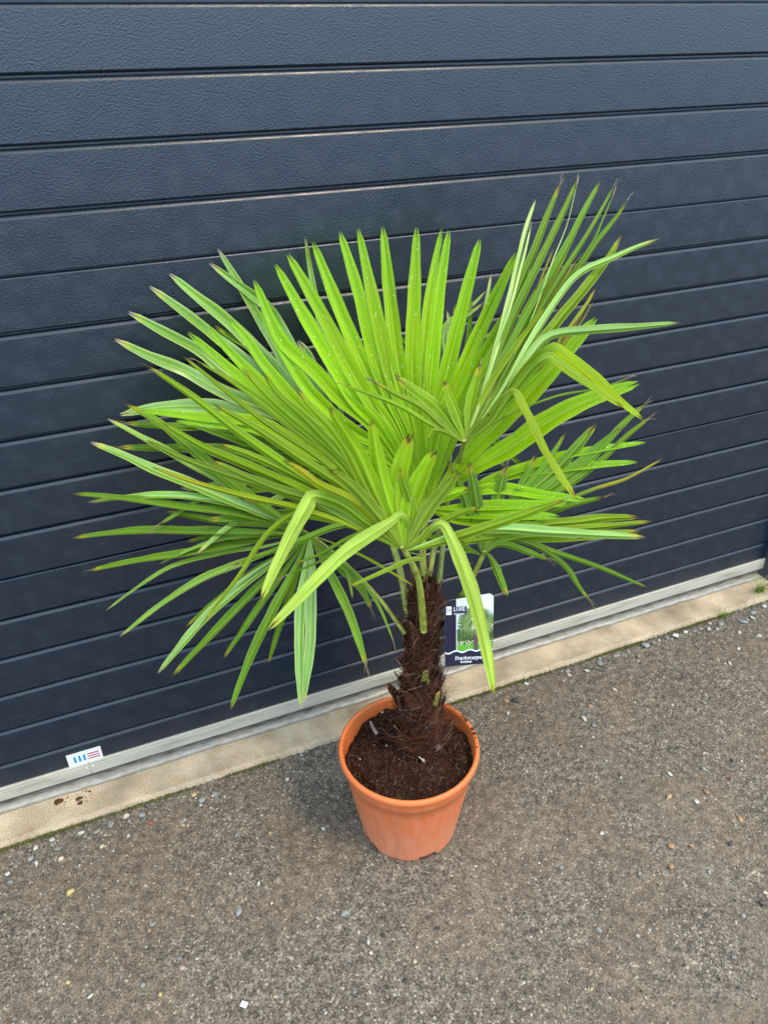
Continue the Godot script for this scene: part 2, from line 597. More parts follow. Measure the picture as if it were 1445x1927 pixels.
func build_ground() -> void:
	# one sheet to the horizon, finely meshed where the camera looks
	var xs := [-150.0, -40.0, -12.0, -4.0, -1.5]
	var zs := [0.095]
	var v := -0.9
	while v < 2.3:
		xs.append(v)
		v += 0.011
	xs.append_array([4.0, 12.0, 40.0, 150.0])
	v = 0.104
	while v < 1.5:
		zs.append(v)
		v += 0.011
	zs.append_array([2.5, 6.0, 15.0, 40.0, 150.0])
	var n1 := noise(3.2, FastNoiseLite.TYPE_SIMPLEX_SMOOTH, 131, 4)
	var n2 := noise(38.0, FastNoiseLite.TYPE_SIMPLEX, 132, 3)
	var st := SurfaceTool.new()
	st.begin(Mesh.PRIMITIVE_TRIANGLES)
	st.set_smooth_group(0)
	for z in zs:
		for x in xs:
			var near := 1.0 if x > -1.2 and x < 2.4 and z < 1.6 else 0.0
			var y := near * (0.0035 * n1.get_noise_2d(x, z) + 0.0016 * n2.get_noise_2d(x, z))
			var d := Vector2(x - 0.735, z - 0.500).length()
			y -= near * 0.005 * exp(-pow((d - 0.115) / 0.010, 2.0)) * smoothstep(-0.5, 0.6, (x - 0.735) / 0.1)
			y += near * 0.004 * exp(-pow(d / 0.10, 4.0))
			st.set_uv(Vector2(x, z))
			st.add_vertex(Vector3(x, y - 0.002, z))
	var w := xs.size()
	for j in zs.size() - 1:
		for i in w - 1:
			var a := j * w + i
			for k in [a, a + 1, a + w + 1, a, a + w + 1, a + w]:
				st.add_index(k)
	st.generate_normals()
	var ground := put("ground", st.commit(), M.asphalt)
	structure(ground, "worn grey brown asphalt yard with embedded stones and patches of dried mud", "ground")
	var back := put("floor", box_mesh(Vector3(8.0, 0.02, 0.30)), M.concrete)
	back.position = Vector3(0, -0.012, -0.20)
	structure(back, "bare concrete floor under and behind the garage door", "floor")
	# the concrete strip under the door, its front edge chipped
	var chip := noise(0.9, FastNoiseLite.TYPE_SIMPLEX, 141, 4)
	var prof := [Vector2(-0.05, 0.012), Vector2(0.0, 0.0122), Vector2(0.04, 0.0125), Vector2(0.075, 0.0122), Vector2(0.096, 0.0118), Vector2(0.103, 0.0085), Vector2(0.106, 0.001), Vector2(0.106, -0.05)]
	var strip := put("threshold", sweep_x(prof, -2.6, 2.9, chip, 700, 0.005, 0.08), M.concrete)
	structure(strip, "pale sandy concrete strip between the garage door and the asphalt", "concrete strip")
	# stains on the strip: brown soil under the plaque and green algae by the right jamb
	# gravel set in the asphalt
	var spots := [[], [], []]
	var tones := [[], [], []]
	var cam_pos := Vector3(0, 1.6, 1.53)
	var patch := noise(2.1, FastNoiseLite.TYPE_SIMPLEX_SMOOTH, 151, 3)
	var tries := 0
	var made := 0
	while made < 70000 and tries < 400000:
		tries += 1
		var x := rng.randf_range(-0.75, 2.25)
		var z := 0.108 + pow(rng.randf(), 1.25) * 1.25
		if z > 0.62 + 0.42 * (x + 0.5) and z > 0.55:
			continue
		if Vector2(x - 0.493, z - 0.414).length() < 0.11:
			continue
		var density := 0.55 + 0.7 * patch.get_noise_2d(x, z)
		if z < 0.17:
			density += 0.45
		if rng.randf() > density:
			continue
		made += 1
		var r := 0.0007 + 0.0020 * pow(rng.randf(), 3.5)
		if rng.randf() < 0.03:
			r *= 1.8
		var big := rng.randf() < 0.035
		if big:
			r = rng.randf_range(0.0022, 0.0048)
		var b := Basis.from_euler(Vector3(rng.randf_range(-0.5, 0.5), rng.randf() * TAU, rng.randf_range(-0.5, 0.5))).scaled(Vector3(r, r * 0.75, r))
		var kind := rng.randi() % 3
		spots[kind].append(Transform3D(b, Vector3(x, -0.0018 + r * (0.30 if not big else -0.05) + 0.0035 * n1.get_noise_2d(x, z), z)))
		var q := rng.randf()
		var c := Color(0.085, 0.076, 0.065)
		if q < 0.34:
			c = Color(0.040, 0.037, 0.034)
		elif q < 0.66:
			c = Color(0.115, 0.099, 0.083)
		elif q < 0.84:
			c = Color(0.16, 0.142, 0.116)
		elif q < 0.90:
			c = Color(0.34, 0.31, 0.25)
		elif q < 0.955:
			c = Color(0.16, 0.095, 0.055)
		elif q < 0.975:
			c = Color(0.095, 0.105, 0.115)
		c *= rng.randf_range(0.8, 1.15)
		tones[kind].append(c)
	var grit := thing("gravel", "fine mixed grit and stone chips bedded all over the asphalt yard", "gravel")
	grit.set_meta("kind", "stuff")
	for k in 3:
		var mm := MultiMesh.new()
		mm.transform_format = MultiMesh.TRANSFORM_3D
		mm.use_colors = true
		mm.mesh = stone_mesh(700 + k, 0.8, 0.8, 4, 6)
		mm.instance_count = spots[k].size()
		for i in spots[k].size():
			mm.set_instance_transform(i, spots[k][i])
			mm.set_instance_color(i, tones[k][i])
		var o := MultiMeshInstance3D.new()
		o.name = numbered("stone_chips", grit)
		o.multimesh = mm
		o.material_override = M.gravel
		o.set_meta("kind", "stuff")
		grit.add_child(o, true)

func slat_profile(y0: float, pitch: float, joint_top: bool, joint_bottom: bool) -> Array:
	# from the lower edge up: tucked in below, flat face, rounded shoulder, back into the groove above
	var p := []
	var lo := 0.0015 if joint_bottom else 0.0035
	p.append(Vector2(-0.0075, y0 + 0.0002))
	p.append(Vector2(-0.0035, y0 + lo * 0.35))
	p.append(Vector2(-0.0010, y0 + lo * 0.75))
	p.append(Vector2(0.0, y0 + lo * 1.4))
	p.append(Vector2(0.0, y0 + lo * 2.2))
	var t := y0 + pitch
	if joint_top:
		p.append_array([Vector2(0.0, t - 0.0075), Vector2(-0.0002, t - 0.0062), Vector2(-0.0012, t - 0.0046), Vector2(-0.0034, t - 0.0034), Vector2(-0.010, t - 0.0028)])
	else:
		p.append_array([Vector2(0.0, t - 0.0112), Vector2(-0.0006, t - 0.0098), Vector2(-0.0019, t - 0.0078), Vector2(-0.0036, t - 0.0060), Vector2(-0.0058, t - 0.0045), Vector2(-0.0088, t - 0.0036), Vector2(-0.0105, t - 0.0034)])
	return p

func slat_mesh(prof: Array, x0: float, x1: float) -> ArrayMesh:
	# the embossed face, and the smoother rolled edges above and below it
	var face := sweep_x(prof.slice(3, 6), x0, x1)
	face.surface_set_material(0, M.door)
	for part in [prof.slice(0, 4), prof.slice(5)]:
		var edge := sweep_x(part, x0, x1)
		face.add_surface_from_arrays(Mesh.PRIMITIVE_TRIANGLES, edge.surface_get_arrays(0))
		face.surface_set_material(face.get_surface_count() - 1, M.door_edge)
	return face

func build_door() -> void:
	var door := thing("garage_door", "dark blue grey ribbed garage door with embossed panels behind the palm", "garage door")
	var pitch := 0.10167
	var top0 := 1.679
	var x0 := -1.95
	var x1 := 2.006
	for k in range(-8, 16):
		var yt := top0 - k * pitch
		var yb := yt - pitch
		if k == 15:
			yb = 0.078
		var jt := posmod(k - 4, 6) == 0
		var jb := posmod(k + 1 - 4, 6) == 0
		var s := put("slat", slat_mesh(slat_profile(yb, yt - yb, jt, jb), x0, x1), null, door)
		s.set_meta("row", k)
	var core := put("backing_sheet", box_mesh(Vector3(x1 - x0 - 0.002, 2.40, 0.03)), M.door, door)
	core.position = Vector3((x0 + x1) / 2, 1.28, -0.0255)
	# bottom rail in two lengths, with a fine lip along its top
	for seg in [[x0, -0.2012], [-0.1998, x1]]:
		var rail := put("bottom_rail", sweep_x([Vector2(-0.006, 0.046), Vector2(0.0045, 0.047), Vector2(0.006, 0.0485), Vector2(0.006, 0.0765), Vector2(0.0052, 0.0775), Vector2(0.0052, 0.0790), Vector2(0.0064, 0.0800), Vector2(0.0062, 0.0862), Vector2(0.005, 0.0872), Vector2(-0.004, 0.0872)], seg[0], seg[1]), M.aluminium, door)
		rail.set_meta("label", "pale aluminium rail along the foot of the door")
	for sx in [-0.2076, -0.1926, 1.996]:
		var screw := SphereMesh.new()
		screw.radius = 0.0036
		screw.height = 0.0044
		screw.radial_segments = 14
		screw.rings = 7
		var o := put("screw", screw, M.steel, door)
		o.position = Vector3(sx, 0.0740, 0.0065)
	var seal_wave := noise(0.06, FastNoiseLite.TYPE_SIMPLEX, 161, 2)
	var seal := put("rubber_seal", sweep_x([Vector2(-0.004, 0.048), Vector2(-0.0035, 0.040), Vector2(-0.003, 0.030), Vector2(-0.001, 0.0262)], x0, x1 - 0.012), M.rubber_dark, door)
	seal.set_meta("label", "grimy grey upper flank of the rubber seal")
	var bulb := put("seal_lip", sweep_x([Vector2(-0.0015, 0.0265), Vector2(0.005, 0.0258), Vector2(0.0100, 0.0240), Vector2(0.0135, 0.0210), Vector2(0.0150, 0.0175), Vector2(0.0138, 0.0142), Vector2(0.010, 0.0126), Vector2(-0.004, 0.0124)], x0, x1 - 0.012, seal_wave, 160, 0.003, 0.0), M.rubber, door)
	bulb.set_meta("label", "pale dusty lip of the rubber seal pressed on the concrete")
	# maker's plaque tucked behind the rail
	var plate := put("maker_plaque", box_mesh(Vector3(0.081, 0.048, 0.0016)), mat(lin(0.50, 0.50, 0.49), 0.4), door)
	plate.position = Vector3(-0.2047, 0.1035, 0.0022)
	plate.set_meta("label", "small white plaque with blue upright bars and red level bars")
	var blue := mat(lin(0.0, 0.17, 0.33), 0.45)
	var red := mat(lin(0.33, 0.012, 0.016), 0.45)
	for k in 3:
		var b := put("blue_bar", box_mesh(Vector3(0.0050, 0.0200, 0.0005)), blue, plate)
		b.position = Vector3(-0.0235 + k * 0.0112, 0.0030, 0.00085)
		var r := put("red_bar", box_mesh(Vector3(0.0275, 0.0032, 0.0005)), red, plate)
		r.position = Vector3(0.0205, 0.0030 + (k - 1) * 0.0078, 0.00085)
	# frame and wall round the opening, mostly outside the picture
	var frame_mat := mat(lin(0.035, 0.038, 0.042), 0.45)
	var frame := thing("door_frame", "dark grey steel frame post at the right end of the garage door", "door frame")
	for e in [[x0 - 0.045, 0.0], [x1 + 0.047, 0.0]]:
		var post := put("frame_post", box_mesh(Vector3(0.084, 2.60, 0.10)), frame_mat, frame)
		post.position = Vector3(e[0], 1.3125, -0.012)
	var head := put("frame_head", box_mesh(Vector3(x1 - x0 + 0.18, 0.12, 0.10)), frame_mat, frame)
	head.position = Vector3((x0 + x1) / 2, 2.674, -0.012)
	var wall_mat := mat(lin(0.30, 0.30, 0.29), 0.8)
	wall_mat.heightmap_enabled = true
	wall_mat.heightmap_texture = M.concrete.heightmap_texture
	wall_mat.heightmap_scale = 0.08
	wall_mat.uv1_triplanar = true
	for e in [[x0 - 3.09, 6.0, 1.7, 3.4], [x1 + 3.09, 6.0, 1.7, 3.4], [(x0 + x1) / 2, x1 - x0 + 0.17, 3.07, 0.66]]:
		var wall := put("wall", box_mesh(Vector3(e[1], e[3], 0.2)), wall_mat)
		wall.position = Vector3(e[0], e[2], -0.14)
		structure(wall, "light grey rendered building wall beside the garage door", "wall")

func lathe(prof: Array, center: Vector3, segs := 96, foot := false) -> ArrayMesh:
	var st := SurfaceTool.new()
	st.begin(Mesh.PRIMITIVE_TRIANGLES)
	st.set_smooth_group(0)
	var pts := []
	for i in prof.size():
		var row := []
		for k in segs + 1:
			var a := TAU * k / segs
			var r: float = prof[i].x
			var y: float = prof[i].y
			if foot:
				# shallow upright flutes in the wall, notches under the foot
				var f := clampf((0.225 - y) / 0.03, 0.0, 1.0)
				r -= f * 0.0016 * pow(0.5 + 0.5 * cos(a * 8.0 + 0.7), 8.0)
				if y < 0.004:
					var g := absf(fposmod((rad_to_deg(a) - 127.0) / 72.0 + 0.5, 1.0) - 0.5)
					y = 0.0 if g < 0.35 else 0.0095
			row.append(center + Vector3(r * cos(a), y, r * sin(a)))
		pts.append(row)
	for i in prof.size() - 1:
		for k in segs:
			var idx := [[i, k], [i + 1, k], [i + 1, k + 1], [i, k], [i + 1, k + 1], [i, k + 1]]
			for q in idx:
				st.set_uv(Vector2(float(q[1]) / segs * 2.0, 1.0 - clampf(prof[q[0]].y / 0.26, 0.0, 1.0)))
				st.add_vertex(pts[q[0]][q[1]])
	st.generate_normals()
	return st.commit()

const POT := Vector3(0.493, 0.0, 0.414)

func build_pot() -> void:
	var pot := thing("plant_pot", "round orange plastic pot filled with dark soil, standing on the asphalt", "plant pot", "", POT)
	put("pot_wall", lathe([Vector2(0.098, 0.006), Vector2(0.1115, 0.0), Vector2(0.1128, 0.006), Vector2(0.1150, 0.020), Vector2(0.1300, 0.110), Vector2(0.1415, 0.180), Vector2(0.1468, 0.2145), Vector2(0.1490, 0.2165), Vector2(0.1500, 0.2185), Vector2(0.1520, 0.2440), Vector2(0.1522, 0.2480)], Vector3.ZERO, 192, true), M.pot, pot)
	put("rim", lathe([Vector2(0.1500, 0.2440), Vector2(0.1548, 0.2436), Vector2(0.1578, 0.2458), Vector2(0.1588, 0.2500), Vector2(0.1582, 0.2550), Vector2(0.1562, 0.2585), Vector2(0.1530, 0.2600), Vector2(0.1500, 0.2590), Vector2(0.1482, 0.2560), Vector2(0.1472, 0.2500), Vector2(0.1440, 0.2200), Vector2(0.1420, 0.2000)], Vector3.ZERO, 128), M.rim, pot)
	# soil heaped a little round the trunk
	var st := SurfaceTool.new()
	st.begin(Mesh.PRIMITIVE_TRIANGLES)
	st.set_smooth_group(0)
	var n1 := noise(14.0, FastNoiseLite.TYPE_SIMPLEX, 171, 4)
	var rings := 46
	var segs := 120
	for i in rings + 1:
		for k in segs:
			var r := 0.1455 * i / rings
			var a := TAU * k / segs
			st.add_vertex(Vector3(r * cos(a), soil_height(r * cos(a), r * sin(a), n1), r * sin(a)))
	for i in rings:
		for k in segs:
			var k2 := (k + 1) % segs
			for q in [i * segs + k, i * segs + k2, (i + 1) * segs + k2, i * segs + k, (i + 1) * segs + k2, (i + 1) * segs + k]:
				st.add_index(q)
	st.generate_normals()
	var soil := put("soil", st.commit(), M.soil, pot)
	soil.set_meta("label", "dark brown fibrous potting soil")
	# crumbs and fibres on the soil
	var mm := MultiMesh.new()
	mm.transform_format = MultiMesh.TRANSFORM_3D
	mm.use_colors = true
	mm.mesh = stone_mesh(801, 0.8, 0.8, 4, 6)
	mm.instance_count = 2600
	for i in 2600:
		var r := 0.1445 * sqrt(rng.randf())
		var a := rng.randf() * TAU
		var p := Vector3(r * cos(a), 0, r * sin(a))
		p.y = soil_height(p.x, p.z, n1)
		if i < 26:
			a = rng.randf_range(-0.75, 0.5)
			p = Vector3(0.1525 * cos(a), 0.2605, 0.1525 * sin(a))
		var s := 0.0012 + 0.0042 * pow(rng.randf(), 2.4)
		mm.set_instance_transform(i, Transform3D(Basis.from_euler(Vector3(rng.randf() * 3.0, rng.randf() * TAU, 0)).scaled(Vector3(s, s, s)), p))
		var q := rng.randf()
		var c := Color(0.017, 0.0056, 0.0024) * rng.randf_range(0.3, 2.6)
		if q > 0.985:
			c = Color(0.35, 0.25, 0.17)
		elif q > 0.90:
			c = Color(0.045, 0.019, 0.008)
		mm.set_instance_color(i, c)
	var crumbs := MultiMeshInstance3D.new()
	crumbs.name = "soil_crumbs"
	crumbs.multimesh = mm
	crumbs.material_override = M.gravel
	crumbs.set_meta("kind", "stuff")
	pot.add_child(crumbs, true)
	var fs := SurfaceTool.new()
	fs.begin(Mesh.PRIMITIVE_TRIANGLES)
	for i in 900:
		var r := 0.142 * sqrt(rng.randf())
		var a := rng.randf() * TAU
		var p := Vector3(r * cos(a), 0, r * sin(a))
		var path := []
		var dir := rng.randf() * TAU
		var turn := rng.randf_range(-0.9, 0.9)
		var lift := rng.randf_range(0.001, 0.007)
		for k in 6:
			var q := p
			if Vector2(q.x, q.z).length() > 0.142:
				q = q * (0.142 / Vector2(q.x, q.z).length())
			q.y = soil_height(q.x, q.z, n1) + 0.0015 + lift * sin(PI * k / 5.0)
			path.append(q)
			p += Vector3(cos(dir), 0, sin(dir)) * 0.0042
			dir += turn
		var c := Color(0.055, 0.022, 0.009) * rng.randf_range(0.3, 1.7)
		if rng.randf() < 0.08:
			c = Color(0.19, 0.13, 0.08)
		strand(fs, path, rng.randf_range(0.00025, 0.0005), c)
	fs.generate_normals()
	var fib := put("soil_fibres", fs.commit(), M.fibre, pot)
	fib.set_meta("kind", "stuff")

func soil_height(x: float, z: float, n: FastNoiseLite) -> float:
	var d := Vector2(x - 0.037, z + 0.032).length()
	return 0.2200 + 0.016 * exp(-pow(d / 0.085, 2.0)) + 0.0170 * n.get_noise_2d(x, z)

# a thin two-ribbon strand, so that it has body from every side
func strand(st: SurfaceTool, path: Array, r: float, c: Color) -> void:
	st.set_color(c)
	for i in path.size() - 1:
		var a: Vector3 = path[i]
		var b: Vector3 = path[i + 1]
		var t := (b - a).normalized()
		var s1 := t.cross(Vector3(0.3, 0.9, 0.2)).normalized() * r
		var s2 := t.cross(s1).normalized() * r
		var taper := 1.0 - 0.7 * float(i + 1) / path.size()
		var taper0 := 1.0 - 0.7 * float(i) / path.size()
		for s in [s1, s2]:
			quad(st, a - s * taper0, a + s * taper0, b + s * taper, b - s * taper)

const TRUNK := [Vector3(0.056, 0.205, 0), Vector3(0.054, 0.250, 0), Vector3(0.050, 0.300, 0), Vector3(0.0445, 0.345, 0), Vector3(0.0375, 0.415, 0), Vector3(0.0310, 0.500, 0), Vector3(0.0300, 0.590, 0), Vector3(0.0285, 0.640, 0), Vector3(0.0240, 0.690, 0), Vector3(0.012, 0.730, 0)]

func trunk_radius(y: float) -> float:
	for i in TRUNK.size() - 1:
		if y <= TRUNK[i + 1].y:
			return lerpf(TRUNK[i].x, TRUNK[i + 1].x, clampf((y - TRUNK[i].y) / (TRUNK[i + 1].y - TRUNK[i].y), 0.0, 1.0))
	return 0.01

func trunk_axis(y: float) -> Vector3:
	var s := clampf((y - 0.22) / 0.43, 0.0, 1.2)
	return Vector3(lerpf(0.530, 0.5235, s), y, lerpf(0.380, 0.424, s))

func flap(height: float, w0: float, w1: float, bend: float, col: Color, tip: Color) -> ArrayMesh:
	# the cut or dried foot of an old leaf stalk: a tapered, curved plate with thickness
	var st := SurfaceTool.new()
	st.begin(Mesh.PRIMITIVE_TRIANGLES)
	st.set_smooth_group(-1)
	var front := []
	var backs := []
	var cs := []
	for i in 9:
		var s := i / 8.0
		var row := []
		var rowb := []
		var w := lerpf(w0, w1, pow(s, 0.8))
		for k in 5:
			var c := (k / 2.0 - 1.0)
			var z := bend * s * s * height - 0.35 * w * c * c
			row.append(Vector3(c * w, s * height - 0.004 * c * c * s, z))
			rowb.append(Vector3(c * w * 0.9, s * height - 0.004 * c * c * s, z - 0.0035 * (1.0 - 0.5 * s)))
		front.append(row)
		backs.append(rowb)
		cs.append(col.lerp(tip, smoothstep(0.75, 0.95, s)))
	for i in 8:
		for k in 4:
			st.set_color(cs[i])
			quad(st, front[i][k], front[i][k + 1], front[i + 1][k + 1], front[i + 1][k])
			quad(st, backs[i][k + 1], backs[i][k], backs[i + 1][k], backs[i + 1][k + 1])
		quad(st, front[i][0], front[i + 1][0], backs[i + 1][0], backs[i][0])
		quad(st, front[i][4], backs[i][4], backs[i + 1][4], front[i + 1][4])
	for k in 4:
		st.set_color(tip)
		quad(st, front[8][k], front[8][k + 1], backs[8][k + 1], backs[8][k])
	st.generate_normals()
	return st.commit()

func build_palm() -> void:
	var palm := thing("palm_tree", "young fan palm with bright green split fronds growing in the orange pot", "palm tree")
	# trunk core
	var st := SurfaceTool.new()
	st.begin(Mesh.PRIMITIVE_TRIANGLES)
	st.set_smooth_group(0)
	var nb := noise(30.0, FastNoiseLite.TYPE_SIMPLEX, 181, 4)
	var rows := 70
	var segs := 56
	for i in rows + 1:
		var y := lerpf(0.215, 0.72, float(i) / rows)
		for k in segs:
			var a := TAU * k / segs
			var d := Vector3(cos(a), 0, sin(a))
			var r := trunk_radius(y) * (0.92 + 0.55 * nb.get_noise_3d(d.x * 0.035, y * 0.9, d.z * 0.035) + 0.07 * sin(y * 110.0 + 3.0 * a))
			st.add_vertex(trunk_axis(y) + d * r)
	for i in rows:
		for k in segs:
			var k2 := (k + 1) % segs
			for q in [i * segs + k, (i + 1) * segs + k, (i + 1) * segs + k2, i * segs + k, (i + 1) * segs + k2, i * segs + k2]:
				st.add_index(q)
	st.generate_normals()
	var trunk := put("trunk", st.commit(), M.bark, palm)
	trunk.set_meta("label", "short shaggy trunk wrapped in dark brown fibre")
	# matted fibre
	var fs := SurfaceTool.new()
	fs.begin(Mesh.PRIMITIVE_TRIANGLES)
	for i in 4600:
		var y := lerpf(0.222, 0.70, rng.randf())
		var a := rng.randf() * TAU
		var climb := rng.randf_range(-0.5, 1.2)
		var around := rng.randf_range(-1.0, 1.0)
		var step := rng.randf_range(0.004, 0.010)
		var loose := pow(rng.randf(), 2.5) * (0.022 + 0.022 * smoothstep(0.36, 0.23, y))
		if rng.randf() < 0.025:
			loose += 0.03
		var curl := rng.randf_range(-0.5, 0.5)
		var path := []
		for k in 6:
			var r := trunk_radius(y) * 1.0 + 0.0015 + loose * pow(k / 5.0, 2.0)
			path.append(trunk_axis(y) + Vector3(cos(a), 0, sin(a)) * r)
			y = clampf(y + climb * step, 0.218, 0.735)
			a += around * step / 0.045
			around += curl
			climb -= curl * 0.4
		var c := Color(0.048, 0.0135, 0.0052) * rng.randf_range(0.12, 2.1)
		var q := rng.randf()
		if q < 0.09:
			c = Color(0.12, 0.07, 0.04) * rng.randf_range(0.6, 1.2)
		elif q < 0.11:
			c = Color(0.21, 0.165, 0.125)
		strand(fs, path, rng.randf_range(0.0003, 0.0009), c)
	# long loose hairs standing off the trunk
	for i in 150:
		var y := rng.randf_range(0.27, 0.70)
		var a := rng.randf() * TAU
		var d := Vector3(cos(a), rng.randf_range(-0.4, 0.7), sin(a)).normalized()
		var p := trunk_axis(y) + Vector3(cos(a), 0, sin(a)) * trunk_radius(y)
		var path := [p]
		for k in 7:
			p += d * 0.007
			d = (d + Vector3(rng.randf_range(-0.35, 0.35), rng.randf_range(-0.35, 0.2), rng.randf_range(-0.35, 0.35))).normalized()
			path.append(p)
		strand(fs, path, rng.randf_range(0.0003, 0.0006), Color(0.11, 0.048, 0.024) * rng.randf_range(0.3, 1.8))
	fs.generate_normals()
	var fibre := put("trunk_fibre", fs.commit(), M.fibre, palm)
	fibre.set_meta("kind", "stuff")
	# dried sheath scraps and the cut feet of old stalks
	for i in 64:
		var y := rng.randf_range(0.225, 0.66)
		var a := rng.randf() * TAU
		var m := flap(rng.randf_range(0.025, 0.065), rng.randf_range(0.006, 0.017), rng.randf_range(0.0005, 0.006), rng.randf_range(-0.1, 0.45), Color(0.022, 0.008, 0.0038) * rng.randf_range(0.4, 2.4), Color(0.05, 0.024, 0.014))
		var o := put("sheath_scrap", m, M.plain, palm)
		o.basis = Basis(Vector3.UP, PI / 2 - a) * Basis(Vector3(0, 0, 1), rng.randf_range(-0.35, 0.35))
		o.position = trunk_axis(y) + Vector3(cos(a), 0, sin(a)) * (trunk_radius(y) + 0.001)
	# broad old leaf bases, overlapping in a spiral
	for i in 17:
		var y := 0.232 + 0.0245 * i
		var a := i * 2.4 + 0.5
		var m := flap(rng.randf_range(0.050, 0.085), rng.randf_range(0.018, 0.026), rng.randf_range(0.002, 0.009), rng.randf_range(0.10, 0.45), Color(0.060, 0.020, 0.0085) * rng.randf_range(0.5, 1.6), Color(0.10, 0.05, 0.03))
		var o := put("leaf_base", m, M.plain, palm)
		o.basis = Basis(Vector3.UP, PI / 2 - a) * Basis(Vector3(0, 0, 1), rng.randf_range(-0.25, 0.25))
		o.position = trunk_axis(y) + Vector3(cos(a), 0, sin(a)) * (trunk_radius(y) + 0.003)
	# ragged brown sheaths round the feet of the living stalks
	for i in 13:
		var y := rng.randf_range(0.60, 0.67)
		var a := i * 2.4 + 0.9
		var m := flap(rng.randf_range(0.060, 0.115), rng.randf_range(0.009, 0.016), rng.randf_range(0.0005, 0.003), rng.randf_range(0.0, 0.18), Color(0.045, 0.014, 0.006) * rng.randf_range(0.4, 2.0), Color(0.11, 0.045, 0.02))
		var o := put("sheath_scrap", m, M.plain, palm)
		o.basis = Basis(Vector3.UP, PI / 2 - a) * Basis(Vector3(0, 0, 1), rng.randf_range(-0.2, 0.2))
		o.position = trunk_axis(y) + Vector3(cos(a), 0, sin(a)) * 0.022
	for e in [[0.452, 100.0, 0.046, 0.011, 0.006, 1], [0.345, 66.0, 0.078, 0.011, 0.007, 1], [0.520, 10.0, 0.045, 0.011, 0.004, 2], [0.455, 190.0, 0.045, 0.009, 0.005, 0], [0.330, 172.0, 0.075, 0.012, 0.006, 0], [0.300, 25.0, 0.07, 0.012, 0.006, 0]]:
		var col := Color(0.035, 0.015, 0.008)
		var tip := Color(0.06, 0.035, 0.02)
		if e[5] == 1:
			col = Color(0.16, 0.16, 0.03)
			tip = Color(0.48, 0.24, 0.09)
		elif e[5] == 2:
			col = Color(0.07, 0.10, 0.015)
			tip = Color(0.10, 0.12, 0.02)
		var o := put("stalk_stub", flap(e[2], e[3], e[4], 0.10, col, tip), M.plain, palm)
		var a := deg_to_rad(e[1])
		o.basis = Basis(Vector3.UP, PI / 2 - a)
		o.position = trunk_axis(e[0]) + Vector3(cos(a), 0, sin(a)) * (trunk_radius(e[0]) + 0.004)
	grow_fronds(palm)
	# rain drops on the young frond
	var mm := MultiMesh.new()
	mm.transform_format = MultiMesh.TRANSFORM_3D
	var ball := SphereMesh.new()
	ball.radius = 1.0
	ball.height = 2.0
	ball.radial_segments = 10
	ball.rings = 6
	mm.mesh = ball
	mm.instance_count = drops.size()
	for i in drops.size():
		mm.set_instance_transform(i, drops[i])
	var o := MultiMeshInstance3D.new()
	o.name = "rain_drops"
	o.multimesh = mm
	o.material_override = M.water
	o.set_meta("kind", "stuff")
	palm.add_child(o, true)

